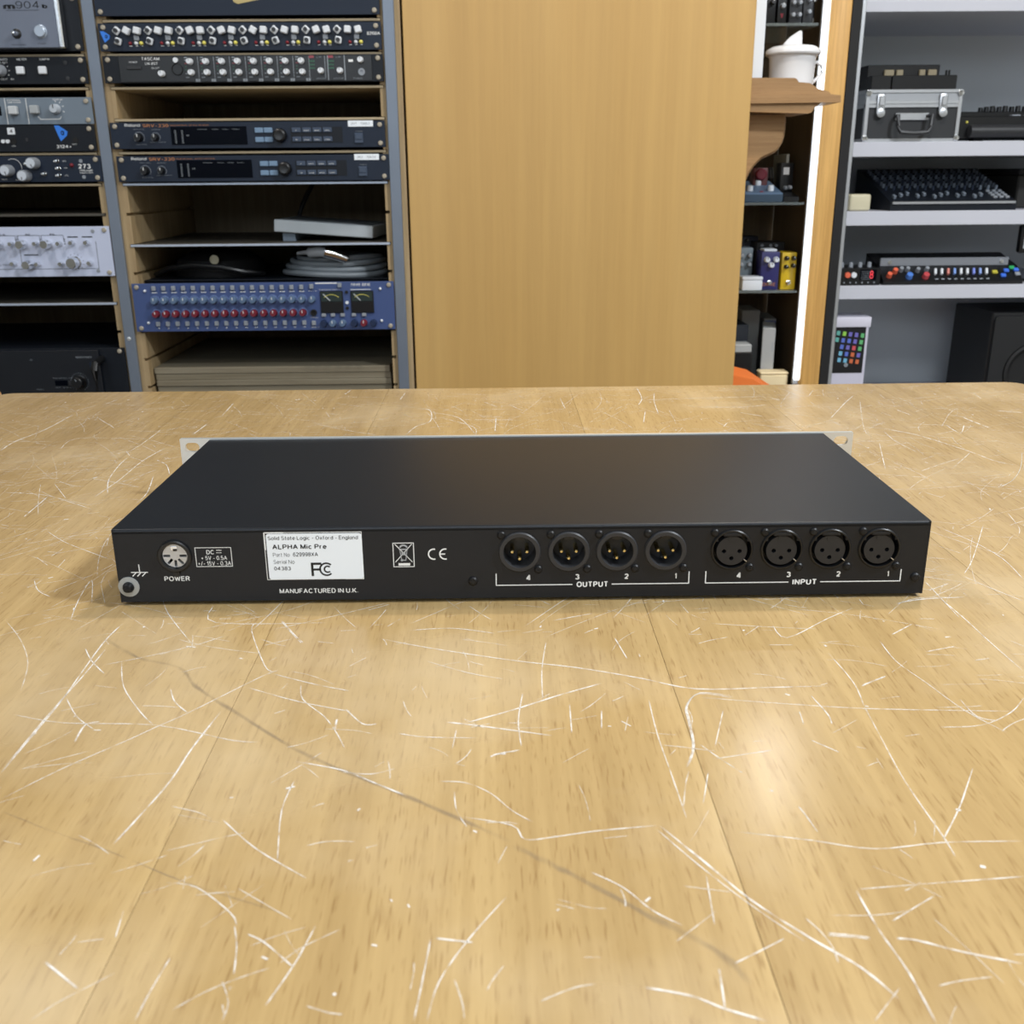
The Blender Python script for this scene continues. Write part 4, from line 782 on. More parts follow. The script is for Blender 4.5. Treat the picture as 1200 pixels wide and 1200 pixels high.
GB = btn_mesh(.0150, .0140, .011, mat('pale_grey_button', 'C3C8CC', .4)); put('push_button', GB, r, (X(-135), FY, z(334))); put('push_button', btn_mesh(.0150, .0140, .011, mat('mid_grey_button', 'A4AAAE', .4)), r, (X(-98), FY, z(335)))
put('knob', knob_mesh(.0082, .014, mat('pale_knob', 'B4BCC6', .35), pointer=PRINTK), r, (X(-62), FY, z(336)))
MB().box(X(-175), X(-158), -.0036, -.003, z(326), z(341)).build('display_window', DISPLAY, r)
m = MB()
for x in (-150, -113.5): m.quad([(X(x), yy, z(311.5)), (X(x) + .0012, yy, z(311.5)), (X(x) + .0012, yy, z(354)), (X(x), yy, z(354))])
m.text('EXTERNAL', X(-145), X(-122), z(349.5), z(352), yy, 0, .02); m.text('SIDE CHAIN', X(-145), X(-122), z(346), z(348.5), yy, 0, .02); m.text('GAIN dB', X(-66), X(-49), z(350), z(352.5), yy, 0, .02)
for a in (0, -35, -70, -110): t = radians(90 + a); line(m, X(-62) + .011 * cos(t), z(336) + .011 * sin(t), X(-62) + .0145 * cos(t), z(336) + .0145 * sin(t), .0009, 0, yy)
line(m, X(-92), z(319.5), X(-58), z(319.5), .0011, 0, yy); line(m, X(-58), z(319.5), X(-55), z(324), .0011, 0, yy); line(m, X(-92), z(319.5), X(-95), z(324), .0011, 0, yy)
m.build('lettering', WHT, r, smooth=False)
r, h = unit('preamp_unit', 'black unit with a small white square sticker and a blue arrow logo', LX - .001, .3098, 1, BLK2)
z = lambda v: v / 1000 - (.3098 - h)
arrow_logo(r, X(-69), X(-47), z(283), z(309))
c = MB().box(X(-152), X(-139), -.0036, -.003, z(295), z(306)).build('number_sticker', WPL, r); m = MB(); m.text('4', X(-148), X(-143), z(297.5), z(303.5), -.0038, 0, .02); m.build('sticker_lettering', PRINTK, r, smooth=False)
m = MB(); m.text('3124+', X(-70), X(-44), z(271.5), z(277), yy, 0, .04); m.text('ON', X(-148), X(-142), z(275), z(277), yy); m.text('POWER', X(-42), X(-34), z(277), z(279), yy); m.build('lettering', WHT, r, smooth=False)
for x in (-161, -153): MB().lathe([(.0032, 0), (.0032, -.004), (0, -.004)], X(x), FY, z(283.5), n=14).build('push_button', WPL, r)
MB().lathe([(.0058, 0), (.0058, -.001), (.004, -.001), (.004, 0), (0, 0)], X(-144), FY, z(284), n=18).build('socket', BLKR, r)
MB().lathe([(.0048, 0), (.0048, -.001), (0, -.001)], X(-35), FY, z(284.5), n=18).build('power_switch', BLKR, r); MB().box(X(-122), X(-118), -.0042, -.003, z(283), z(289)).build('lever', CHAR, r)
r, h = unit('dual_preamp', 'dark blue-black unit with three big pale grey round knobs', LX + .003, .2588, 1, NAVY)
z = lambda v: v / 1000 - (.2588 - h)
BK = MB().lathe([(.0098, 0), (.0098, -.016), (.0088, -.020), (0, -.020)], n=24, mi=0); BK.lathe([(.0078, -.0201), (.0078, -.0212), (0, -.0212)], n=24, mi=1); BK.box(-.0006, .0006, -.0216, -.0211, -.007, -.002, 2)
BK = BK.mesh('knob', [KNOBG, mat('pale_cap', 'C4CCD6', .35), PRINTK])
for p in ((-163, 236), (-116, 248), (-134, 227)): put('knob', BK, r, (X(p[0]), FY, z(p[1] - 1)), (0, radians(random.uniform(-30, 30)), 0))
TG = MB().lathe([(.0034, 0), (.0034, -.002), (.0028, -.0025)], n=12, mi=0).lathe([(.0014, -.002), (.0022, -.009), (0, -.0095)], n=10, mi=1).mesh('toggle_switch', [CHROME, CHROME])
for p in ((-76, 250), (-75, 238), (-76, 226), (-101, 229), (-131, 246)): put('toggle_switch', TG, r, (X(p[0]), FY, z(p[1])))
put('indicator_lamp', led_mesh(.0036, RED), r, (X(-52), FY, z(243)))
for p in ((-35, 250), (-33, 223)): MB().lathe([(.0032, 0), (.0032, -.0006), (0, -.0008)], X(p[0]), FY, z(p[1]), n=12).build('screw', KNOBG, r)
m = MB(); m.text('273', X(-41), X(-19), z(237), z(245), yy, 0, .05); m.text('PREAMP', X(-39), X(-16), z(232.5), z(235.5), yy, 0, .02); m.text('EQUALISER', X(-39), X(-16), z(229), z(231.5), yy, 0, .02)
for p in ((-67, 250, 'MIC'), (-66, 238, '-'), (-66, 226, 'EQL')): m.text(p[2], X(p[0]), X(p[0] + 6), z(p[1] - 1), z(p[1] + 1), yy)
for p in ((-82, 250), (-81, 238), (-82, 226), (-107, 229)): m.cyl if False else arc(m, X(p[0]), z(p[1]), .0008, 0, 360, .0012, 0, yy, 8)
arc(m, X(-155), z(240), .0145, -10, 120, .0007, 0, yy); m.text('LINE', X(-129), X(-122), z(243), z(245), yy); m.text('GAIN', X(-155), X(-146), z(218), z(220), yy); m.text('LO', X(-178), X(-173), z(241), z(243), yy); m.text('HIGH', X(-180), X(-170), z(219), z(221), yy)
m.build('lettering', WHT, r, smooth=False)
r, h = unit('silver_compressor', 'large silver unit with chrome knobs in the left rack bay', LX + .002, .1383, 2, SILVER)
z = lambda v: v / 1000 - (.1383 - h)
CK = knob_mesh(.0085, .020, CHROME, n=20); CS = knob_mesh(.0045, .012, CHROME, n=14); CL = MB().lathe([(.0115, 0), (.0115, -.003), (.010, -.005), (.0095, -.020), (.0085, -.022), (0, -.022)], n=26).mesh('knob', CHROME)
for x in (-202, -158, -114): put('knob', CK, r, (X(x), FY, z(108)))
for x in (-178, -134, -92): put('knob', CS, r, (X(x), FY, z(109)))
for x in (-69, -42): put('knob', CS, r, (X(x), FY, z(110)))
put('knob', CL, r, (X(-69), FY, z(75))); put('knob', CK, r, (X(-152), FY, z(72)))
for p in ((-180, 74), (-136, 73), (-93, 73), (-41, 74)): put('knob', CS, r, (X(p[0]), FY, z(p[1])))
for p in ((-30, 130), (-29, 60)): MB().lathe([(.0035, 0), (.003, -.001), (0, -.0012)], X(p[0]), FY, z(p[1]), n=14).build('screw', KNOBG, r)
m = MB(); t = .0007
for x0_, x1_ in ((-214, -171), (-168, -127), (-124, -84)):
    m.quad([(X(x0_), yy, z(123)), (X(x1_), yy, z(123)), (X(x1_), yy, z(123) + t), (X(x0_), yy, z(123) + t)]); line(m, X(x0_), z(123), X(x0_), z(112), t, 0, yy); line(m, X(x1_), z(123), X(x1_), z(112), t, 0, yy)
    m.text('LO' if x0_ < -200 else 'EQ', X((x0_ + x1_) / 2 - 4), X((x0_ + x1_) / 2 + 4), z(123.5), z(126.5), yy, 0, .05)
    for q in range(3): arc(m, X(x1_ + 1), z(116 - q * 4), .0007, 0, 360, .001, 0, yy, 8)
for x in (-77, -51): m.quad([(X(x), yy, z(119)), (X(x + 19), yy, z(119)), (X(x + 19), yy, z(121)), (X(x), yy, z(121))])
m.quad([(X(-160), yy, z(88)), (X(-134), yy, z(88)), (X(-134), yy, z(90)), (X(-160), yy, z(90))])
line(m, X(-166), z(122), X(-166), z(66), t, 0, yy); line(m, X(-166), z(64), X(-27), z(64), t, 0, yy); line(m, X(-27), z(64), X(-27), z(112), t, 0, yy); line(m, X(-214), z(64), X(-166), z(64), t, 0, yy)
m.text('FILTER', X(-212), X(-188), z(70), z(73), yy, 0)
for a in range(-130, 131, 26): tt = radians(90 + a); line(m, X(-69) + .0135 * cos(tt), z(75) + .0135 * sin(tt), X(-69) + .0165 * cos(tt), z(75) + .0165 * sin(tt), .0006, 0, yy)
m.build('lettering', PRINTK, r, smooth=False)
# power amplifier at the bottom left
r, h = unit('power_amplifier', 'big black power amplifier with a ringed dial at lower left', LX + .001, -.0815, 3, BLK2, depth=.36)
z = lambda v: v / 1000 - (-.0815 - h)
MB().box(.03, UW - .047, -.010, -.003, .004, h - .003, bev=.0012).build('fascia', mat('amp_fascia', '10141C', .35), r)
MB().lathe([(.0135, 0), (.0135, -.002), (.012, -.0025), (.0105, -.016), (.0095, -.017), (0, -.017)], X(-89), -.010, z(-144), n=28).build('dial', BLKP, r)
MB().box(X(-135), X(-112), -.0112, -.010, z(-151), z(-141)).build('display_window', DISPLAY, r); MB().box(X(-110), X(-103), -.0115, -.010, z(-151), z(-142), bev=.0006).build('push_button', CHAR, r)
MB().box(X(-66), X(-56), -.0112, -.010, z(-117), z(-107), bev=.0006).build('badge', NAVY, r)
m = MB().tube([(X(-32), -.003, .02), (X(-44), -.04, .024), (X(-44), -.045, .035), (X(-44), -.045, h - .035), (X(-44), -.04, h - .024), (X(-44), -.003, h - .02)], .0065, 10); m.build('handle', BLKP, r)
m = MB(); yy2 = -.0103
m.text('SERIES POWER', X(-90), X(-60), z(-99), z(-96), yy2, 0, .03); m.text('CONTROL 4', X(-172), X(-158), z(-159), z(-157), yy2); m.text('PEAK   PROTECT   CLIP', X(-138), X(-102), z(-137.5), z(-135.5), yy2); m.text('SIGNAL  -30 -20 -10 -5', X(-136), X(-102), z(-155.5), z(-153.5), yy2); m.text('dB', X(-176), X(-171), z(-103), z(-100), yy2)
for a in range(-150, 151, 15): t = radians(90 + a); line(m, X(-89) + .0155 * cos(t), z(-144) + .0155 * sin(t), X(-89) + .0175 * cos(t), z(-144) + .0175 * sin(t), .0006, 0, yy2)
line(m, X(-90), z(-136), X(-88.5), z(-140), .0014, 0, -.0275)
m.build('lettering', GREYP, r, smooth=False)
# ------------------------------------------------------------------ loose gear in the open bays
c = thing('flat_box', 'off-white flat metal box sitting tilted on the dark metal rack shelf', 'box', (-.3235, RY + .055, T + .1052), radians(-5))
mt = Matrix.Translation((0, 0, .0110)) @ Matrix.Rotation(radians(4), 4, 'Y')
MB().box(-.094, .094, -.0, .15, 0, .022, bev=.0015, mtx=mt).build('case', mat('aged_white_paint', 'B9C0C4', .5, noise=.12, nscale=25), c)
MB().box(-.088, .088, .006, .144, .0222, .0232, mtx=mt).build('lid', mat('grey_lid', '6E7478', .5), c)
for x in (-.080,): MB().box(x, x + .024, .01, .12, 0, .0140).build('foot', mat('grey_foot', '6F7B88', .5), c)
pts = []
for t in [i / 12 for i in range(13)]: pts.append((-.368 - .035 * sin(t * pi * .55) + .002, RY + .24 - .02 * t, T + .208 - .09 * t - .0115 * t * t))
m = MB().tube([(-.34, RY + .26, T + .207)] + pts, [.0045] * 14, 8); o = m.build('black_cable', BLKR); tag(o, 'black cable hanging down behind the off-white flat box', 'cable')
c = thing('equipment_bag', 'black soft equipment bag with a round metal badge in the rack bay', 'bag', (-.545, RY + .09, T + .0388))
m = MB(); m.lathe([(0, 0), (.085, 0), (.088, .012), (.080, .030), (.055, .044), (0, .048)], 0, .06, 0, 'z', 24); m.build('body', BLKR, c)
MB().tube([(-.105 + .0, -.015, .006), (-.07, -.045, .02), (-.02, -.055, .026), (.03, -.055, .022), (.07, -.045, .012), (.10, -.01, .006)], .005, 8).build('strap', BLKP, c)
MB().lathe([(.0085, 0), (.0085, -.002), (.006, -.0025), (.006, -.001), (0, -.001)], .012, -.028, .034, n=20).build('badge', CREAM, c)
c = thing('coiled_cable', 'coil of thick grey cable lying over the blue unit', 'cable', (-.3135, RY + .12, T + .0388))
m = MB()
for j, (rx, ry, zz) in enumerate(((.098, .085, .006), (.094, .080, .016), (.088, .078, .026), (.078, .07, .034))):
    m.tube([(rx * cos(2 * pi * i / 40) + .003 * j, ry * sin(2 * pi * i / 40), zz + .002 * sin(4 * pi * i / 40 + j)) for i in range(40)], .0053, 8, closed=True)
m.build('cable_coil', CABLEG, c)
m = MB().tube([(-.060, -.07, .045), (-.045, -.075, .047), (-.030, -.078, .047)], [.0028, .0035, .006], 8).tube([(-.036, -.08, .047), (-.018, -.086, .049), (-.004, -.085, .048)], [.009, .0098, .0092], 14); m.build('plug', mat('pale_grey_plug', 'A8AEB4', .4), c)
m = MB().tube([(-.005, -.100, .0490), (.012, -.094, .044), (.034, -.086, .0345)], [.0090, .0095, .0085], 14); m.build('connector', CHROME, c)
# ------------------------------------------------------------------ tall beech wardrobe between rack and display cabinet
TOPZ = T + 0.95
wd = thing('tall_wardrobe', 'tall plain beech wardrobe beside the equipment rack', 'cupboard', (.1485, RY, 0))
MB().box(-.3035, .3040, -.002, .018, 0.05, TOPZ, bev=.0012).build('door_panel', PANEL, wd)
MB().box(.2850, .3030, .0185, .42, 0, TOPZ).box(-.3030, -.2850, .0185, .42, 0, TOPZ).build('side_board', PANEL, wd)
MB().box(-.2845, .2845, .0185, .42, TOPZ - .02, TOPZ).box(-.2845, .2845, .41, .42, 0, TOPZ - .02).build('back_board', PANEL, wd)
# carved bracket shelf fixed to the wardrobe's right side
sh = thing('bracket_shelf', 'stained wooden bracket shelf with a scalloped rail and curved support', 'shelf', (.4520, 1.915, T))
def sx(v): return v - .4520
m = MB()
m.plate([(sx(.4522), .3380), (sx(.571), .3225), (sx(.6155), .3378), (sx(.6150), .3492), (sx(.5986), .3510), (sx(.4522), .3520)][0:0] or [(sx(.4522), .3370), (sx(.6155), .3380), (sx(.6145), .3495), (sx(.5986), .3512), (sx(.4522), .3518)], [], 0, .125)
m.build('shelf_board', BRACKET, sh)
MB().plate([(sx(.4522), .3240), (sx(.560), .3200), (sx(.5660), .3215), (sx(.5720), .3300), (sx(.5820), .3372), (sx(.4522), .3370)], [], .006, .115).build('moulding', BRACKET, sh)
MB().plate([(sx(.4522), .3515), (sx(.5986), .3508), (sx(.5935), .3561), (sx(.583), .3585), (sx(.575), .3604), (sx(.566), .366), (sx(.559), .3702), (sx(.5392), .3718), (sx(.535), .3770), (sx(.5311), .3787), (sx(.4522), .3795)], [], .004, .016).build('scalloped_rail', BRACKET, sh)
cv = [(.5284, .3200), (.5302, .3080), (.5302, .2959), (.5290, .2840), (.5262, .2740), (.5210, .2650), (.5147, .2587), (.5040, .2535), (.4924, .2487), (.4830, .2410), (.4751, .2314), (.4680, .2200), (.4642, .2096)]
MB().plate([(sx(.4522), .3200)] + [(sx(a), b) for a, b in cv] + [(sx(.4522), .2050)], [], .045, .068).build('scroll_bracket', BRACKET, sh)
m = MB().tube([(sx(a) + .0008, .056, b) for a, b in cv], .0045, 8).build('beading', BRACKET, sh)
o = MB().box(-.0095, .0095, 0, .012, 0, .5, bev=.001).build('white_upright', WPL, None, (.4725, 1.953, T + .3523)); tag(o, 'narrow white upright board standing on the bracket shelf behind its rail', 'board')
# white lidded pot
pt = thing('lidded_pot', 'white ceramic lidded pot with a fin-shaped knob on the bracket shelf', 'pot', (.5425, 1.984, T + .3520))
MB().lathe([(0, 0), (.036, 0), (.0385, .003), (.0395, .03), (.0412, .064), (.0428, .067), (.0428, .070), (.0405, .071), (.039, .071), (.038, .06), (.036, .01), (0, .006)], axis='z', n=40).build('pot_body', CERAM, pt)
MB().lathe([(.038, .0712), (.0475, .0690), (.0490, .0715), (.0488, .0755), (.0465, .0790), (.038, .0835), (.022, .0860), (0, .0868)], axis='z', n=40).build('lid', CERAM, pt)
MB().plate([(-.0200, .0835), (-.0160, .0915), (-.0080, .0995), (.0010, .1055), (.0075, .1095), (.0105, .1102), (.0125, .1080), (.0135, .0980), (.0140, .0850), (.0000, .0820)], [], -.007, .007)
fin = MB().plate([(-.0200, .0845), (-.0160, .0915), (-.0080, .0995), (.0010, .1055), (.0075, .1095), (.0105, .1102), (.0125, .1080), (.0135, .0980), (.0140, .0850)], [], -.007, .007)
bmesh.ops.bevel(fin.bm, geom=[e for e in fin.bm.edges if len(e.link_faces) == 2 and e.calc_face_angle(0) > 1], offset=.002, segments=2, affect='EDGES')
fin.build('lid_knob', CERAM, pt)
MB().tube([(.0395, 0, .024), (.047, 0, .030), (.055, 0, .040), (.054, 0, .052), (.045, 0, .058), (.0405, 0, .056)], .003, 10).build('handle', CERAM, pt)
# ------------------------------------------------------------------ display cabinet with glass shelves
CY = 2.06
dc = thing('display_cabinet', 'narrow display cabinet with beech post, bright light strip and glass shelves', 'cabinet', (0, CY, 0))
MB().box(.6290, .6684, 0, .045, 0, TOPZ, bev=.003, seg=2).build('post', POST, dc)
MB().box(.6688, .6870, .001, .045, 0, TOPZ, bev=.001).build('gap_strip', BLKR, dc)  # solid black strip put in for the dark of the door gap
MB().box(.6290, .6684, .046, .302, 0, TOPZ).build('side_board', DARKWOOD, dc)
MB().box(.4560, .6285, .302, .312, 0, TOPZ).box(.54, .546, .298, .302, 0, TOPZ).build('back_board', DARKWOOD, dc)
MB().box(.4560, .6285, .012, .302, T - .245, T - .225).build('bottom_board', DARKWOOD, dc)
c = MB().box(.6178, .6287, .004, .016, T - .19, TOPZ, bev=.0015).build('light_strip', LED, dc)
MB().box(.6185, .6285, .0162, .026, T - .2, TOPZ).build('strip_backing', WPL, dc)
for z in (.4880, .1640, -.0085): MB().box(.4580, .6152, .027, .298, T + z - .005, T + z, bev=.0004).build('glass_shelf', GLASS, dc)
GZ = lambda i: T + (.4880, .1640, -.0085, -.225)[i] + .0002
def pedal(name, label, loc, w, d, h1, h2, body, knobs, kmat, rz=0, sw=True, group=None, extra=None):
    """effects pedal standing on its tail or lying: wedge body, knobs on the top face, foot switch"""
    t = thing(name, label, 'effects pedal', loc, rz, group)
    m = MB(); bmx = m.bm; P = [(-w/2, 0, 0), (w/2, 0, 0), (w/2, d, 0), (-w/2, d, 0), (-w/2, 0, h1), (w/2, 0, h1), (w/2, d, h2), (-w/2, d, h2)]
    v = [bmx.verts.new(p) for p in P]
    for f in ((0, 1, 5, 4), (1, 2, 6, 5), (2, 3, 7, 6), (3, 0, 4, 7), (4, 5, 6, 7), (3, 2, 1, 0)): bmx.faces.new([v[i] for i in f])
    bmesh.ops.bevel(bmx, geom=bmx.edges[:], offset=min(w, d, h1) * .06, segments=2, affect='EDGES'); m.build('body', body, t)
    return t
def upright(name, label, loc, w, h, d, body, knobs, kmat, rz=0, switch=True, kr=.005, text=None, tmat=None, tpos=.4):
    """pedal propped upright, its control face towards the room"""
    t = thing(name, label, 'effects pedal', loc, rz)
    MB().box(-w / 2, w / 2, 0, d, 0, h, bev=.002, seg=2).build('body', body, t)
    km = knob_mesh(kr, .011, kmat, pointer=WHT if kmat is not WPL else PRINTK)
    for a, b in knobs: put('knob', km, t, (a * w, -.0002, b * h))
    if switch: MB().lathe([(.0045, 0), (.0045, -.003), (.0032, -.0035), (.003, -.009), (0, -.0095)], 0, -.0002, h * .2, n=16).build('foot_switch', CHROME, t)
    if text:
        m = MB(); m.text(text, -w * .35, w * .35, h * tpos, h * (tpos + .09), -.0003, 0, .02); m.build('lettering', tmat or WHT, t, smooth=False)
    return t
# top glass shelf
z0 = GZ(0)
upright('black_pedal', 'black pedal with a yellow lamp at the left of the top glass shelf', (.521, CY + .04, z0), .030, .062, .05, BLKP, [(-.2, .8), (.25, .6)], CHAR, kr=.005, switch=False)
MB().lathe([(.0028, 0), (.0028, -.002), (0, -.004)], .508, CY + .0398, z0 + .012, n=12)
put('indicator_lamp', led_mesh(.0034, mat('amber_lens', 'E8B020', .3, emit=.6)), bpy.data.objects['black_pedal'], (-.007, -.0002, .012))
t = upright('black_pedal', 'black pedal with a red emblem and white knob on the top glass shelf', (.5465, CY + .035, z0), .017, .066, .05, BLKP, [(0, .45)], KNOBG, kr=.005, switch=False)
MB().plate([(-.003, .017), (.003, .017), (.001, .010), (-.001, .010)], [], -.0006, .0002).build('emblem', REDL, t)
upright('grey_pedal', 'grey pedal with two rows of small pale knobs on the top glass shelf', (.5725, CY + .035, z0), .024, .064, .05, CHAR, [(-.25, .8), (.25, .8), (-.25, .55), (.25, .55), (-.25, .22), (.25, .22)], KNOBG, kr=.0042, switch=False)
upright('silver_pedal', 'silver-knobbed pedal beside the one lettered 600', (.5965, CY + .035, z0), .020, .064, .05, CHAR, [(-.25, .85), (.25, .85), (0, .62), (0, .3)], KNOBG, kr=.0042, switch=False)
upright('black_pedal', 'black pedal lettered 600 at the right end of the top glass shelf', (.6125 - .002, CY + .06, z0), .0075 + .004, .064, .04, BLKP, [(0, .65)], WPL, kr=.0035, switch=False, text='600', tmat=WHT, tpos=.08)
# middle glass shelf
z1 = GZ(1)
t = pedal('blue_grey_pedal', 'flat blue-grey wedge pedal with three white knobs on the middle glass shelf', (.535, CY + .032, z1), .075, .11, .018, .040, BLUG, 0, 0)
m = MB().box(-.0378, .0378, -.0012, .0006, .001, .0150, bev=.0003).build('front_lip', BLUGD, t)
ang = math.atan2(.022, .11)
for a, b in ((-.024, .020), (.018, .020), (.004, .070)):
    MB().lathe([(.0064, 0), (.0060, .008), (.0050, .0098), (0, .0105)], axis='z', n=18).build('knob', WPL, t, (a, b, .018 + b * .2 + .0003), (ang, 0, 0))
MB().box(-.006, .0, .006, .012, .0195, .0215).build('red_switch', REDL, t)
t = upright('red_topped_pedal', 'dark red dial poking up behind the blue-grey wedge pedal', (.5430, CY + .10, z1), .030, .0655, .03, mat('dark_red_paint', '5A2A2A', .5), [], BLKP, switch=False)
MB().lathe([(.0115, 0), (.0115, -.006), (.009, -.008), (0, -.008)], 0, -.0002, .0530, n=18).build('dial', RED, t)
c = thing('coiled_lead', 'coiled black lead hanging in loops on the middle glass shelf', 'cable', (.572, CY + .175, z1 + .0012))
for i in range(6):
    MB().tube([(-.014 + i * .0052 + .002 * sin(a_ * pi / 8), .016 * 0 + i * .001, .036 + .034 * sin(a_ * pi / 8)) if False else (-.014 + i * .0052, .018 * cos(a_ * pi / 8), .034 + .030 * sin(a_ * pi / 8)) for a_ in range(16)], .0023, 6, closed=True).build('cable_loop', BLKR, c)
upright('tall_black_pedal', 'tall black pedal standing behind the coiled lead, middle glass shelf', (.538, CY + .225, z1), .05, .085, .03, BLKR, [], CHAR, switch=False)
t = upright('black_white_pedal', 'black pedal with a white label and silver knobs at the right of the middle shelf', (.597, CY + .10, z1), .026, .075, .04, BLKP, [(-.1, .35), (.25, .36), (-.25, .17), (.25, .18)], KNOBG, kr=.0042, switch=False)
MB().box(-.008, .004, -.0008, 0, .052, .066).build('white_label', WPL, t)
o = MB().box(-.003, .003, 0, .10, 0, .092, bev=.0006).build('pale_card', mat('pale_grey_card', '9A9D98', .7), None, (.6145 - .003, CY + .155, z1)); tag(o, 'pale grey card edge-on against the right wall of the middle shelf', 'card')
pedal('low_black_pedal', 'low black pedal at the front of the middle shelf beside the wedge pedal', (.5905, CY + .032, z1), .030, .05, .010, .018, BLKP, 0, 0)
# lower glass shelf
z2 = GZ(2)
t = upright('grey_knob_pedal', 'grey pedal behind the small white box on the lower glass shelf', (.516, CY + .075, z2), .032, .082, .04, mat('cool_grey_enamel', '6A757C', .45), [(-.25, .82), (.25, .82), (-.25, .6), (.25, .6)], KNOBG, kr=.0045, switch=False)
o = thing('small_white_box', 'small glossy white box at the front left of the lower glass shelf', 'box', (.5235, CY + .030, z2)); MB().box(-.0205, .0205, 0, .035, 0, .0205, bev=.002, seg=2).build('base', WPL, o); MB().box(-.0212, .0212, -.0006, .0356, .0207, .0275, bev=.0018, seg=2).build('lid', WPL, o)
t = upright('purple_pedal', 'dark purple pedal with three white knobs on the lower glass shelf', (.5600, CY + .040, z2), .0375, .0760, .045, PURP, [(-.22, .80), (.28, .80), (.03, .66)], WPL, kr=.0058, text='DRIVE', tmat=ORANGE, tpos=.1)
MB().box(-.013, .013, .004, .04, .0762, .0810, bev=.001).build('top_jack_plate', WPL, t)
t = upright('yellow_pedal', 'bright yellow pedal with four black knobs on the lower glass shelf', (.6000 - .0015, CY + .040, z2), .0300, .0745, .05, YELLOWP, [(-.22, .85), (.25, .85), (-.22, .62), (.25, .65)], BLKP, kr=.0045)
o = thing('black_box', 'black box with silver jacks behind the yellow pedal', 'box', (.583, CY + .135, z2)); MB().box(-.030, .030, 0, .06, 0, .089, bev=.001).build('case', BLKP, o)
for x in (-.018, 0, .012): MB().lathe([(.003, 0), (.003, -.002), (.0015, -.002), (0, 0)], x, 0, .082, n=12).build('jack', KNOBG, o)
t = upright('dark_blue_pedal', 'dark blue-black pedal in the shadow at the back of the lower glass shelf', (.545, CY + .19, z2), .05, .098, .04, mat('ink_blue', '14182A', .5), [(0, .9)], BLKP, switch=False)
# bottom of the cabinet
z3 = GZ(3)
def carton(name, label, x, y, w, d, h, m_, rz=0, cat='box', side=None):
    t = thing(name, label, cat, (x, y, z3), rz); MB().box(-w / 2, w / 2, 0, d, 0, h, bev=.0012).build('carton', m_, t); return t
carton('grey_carton', 'tall dull grey box at the back, left of the silver-fronted one', .5600, CY + .17, .040, .10, .158, GREYBOX)
t = carton('silver_carton', 'silver-grey box with a dark left side and small black square print', .5745, CY + .065, .0265, .10, .1345, SILBOX, radians(-14)); MB().box(-.0137, -.0133, .002, .098, .002, .132).build('dark_side', BLKP, t)
m = MB(); rect(m, .002, .009, .020, .028, 0, -.0003); rect(m, .0085, .0095, .085, .105, 0, -.0003); m.build('print', GREYP, t, smooth=False)
t = carton('blue_edged_carton', 'grey box with a blue right side beside the silver-fronted one', .6035, CY + .17, .026, .10, .140, GREYBOX, radians(-4)); MB().box(.0121, .0126, .002, .108, .002, .135).box(-.012, .012, -.0002, .0, .128, .135).build('blue_side', mat('carton_blue', '2A3E80', .6), t); m = MB(); rect(m, 0, .006, .105, .118, 0, -.0003); m.build('print', GREYP, t, smooth=False)
carton('dark_carton', 'dark blue-black box low at the left behind the wardrobe edge', .5265, CY + .11, .030, .10, .135, mat('dark_carton', '20252E', .6))
o = thing('small_silver_device', 'small silver device lying on black gear at the cabinet floor, left', 'device', (.5180, CY + .05, z3)); MB().box(-.020, .020, 0, .05, 0, .085, bev=.001).build('black_base', BLKP, o); MB().box(-.018, .018, -.001, .045, .0855, .103, bev=.002).build('silver_body', SILBOX, o)
c = thing('cream_box', 'cream box lying flat in front of the grey cartons', 'box', (.5810, CY + .0275, z3)); MB().box(-.028, .030, 0, .035, 0, .042, bev=.002).build('carton', CREAMP, c); MB().box(-.029, .031, -.001, .036, .0422, .048, bev=.002).build('lid', CREAMP, c)
o = thing('orange_cloth_stand', 'orange folded cloth draped over a low black stand by the wardrobe', 'cloth', (.515, 1.918, 0))
m = MB(); v = [m.bm.verts.new(p) for p in ((-.06, .0, T - .150), (-.02, .0, T - .158), (.045, .0, T - .200), (.07, .0, T - .225), (-.06, .06, T - .140), (-.02, .06, T - .150), (.045, .06, T - .192), (.07, .06, T - .222))]
for i in range(3): m.bm.faces.new((v[i], v[i + 1], v[i + 5], v[i + 4]))
ex = bmesh.ops.extrude_face_region(m.bm, geom=m.bm.faces[:]); bmesh.ops.translate(m.bm, verts=[g for g in ex['geom'] if isinstance(g, bmesh.types.BMVert)], vec=(0, 0, -.03))
m.build('orange_cloth', ORA, o)
MB().box(-.058, -.02, .004, .056, 0.4, T - .185).box(-.02, .04, .004, .056, 0.4, T - .24).box(-.058, .06, .004, .056, 0, .4).build('stand', BLKP, o)
# ------------------------------------------------------------------ wall shelving on the right
SY = 2.2
ws = thing('wall_shelving', 'white and grey wall shelving with an aluminium edge on the right', 'shelving', (0, SY, 0))
SXR = 1.75
MB().box(.6880, .6960, -.135, -.09, 0, TOPZ, bev=.001).build('aluminium_edge', ALU, ws)
MB().box(.7040, .7200, .0, .38, 0, TOPZ).box(SXR, SXR + .018, 0, .38, 0, TOPZ).build('side_board', GREYW, ws)
MB().box(.7200, SXR, .38, .39, 0, TOPZ).build('back_board', GREYW, ws)
for z, th in ((.5410, .0200), (.2785, .0290), (.1410, .0290), (-.0130, .0285), (-.3000, .028)):
    MB().box(.7205, SXR - .0005, 0, .379, T + z - th, T + z, bev=.001).build('shelf_board', WENAM, ws)
S1, S2, S3, S4 = T + .2787, T + .1412, T - .0128, T - .2998
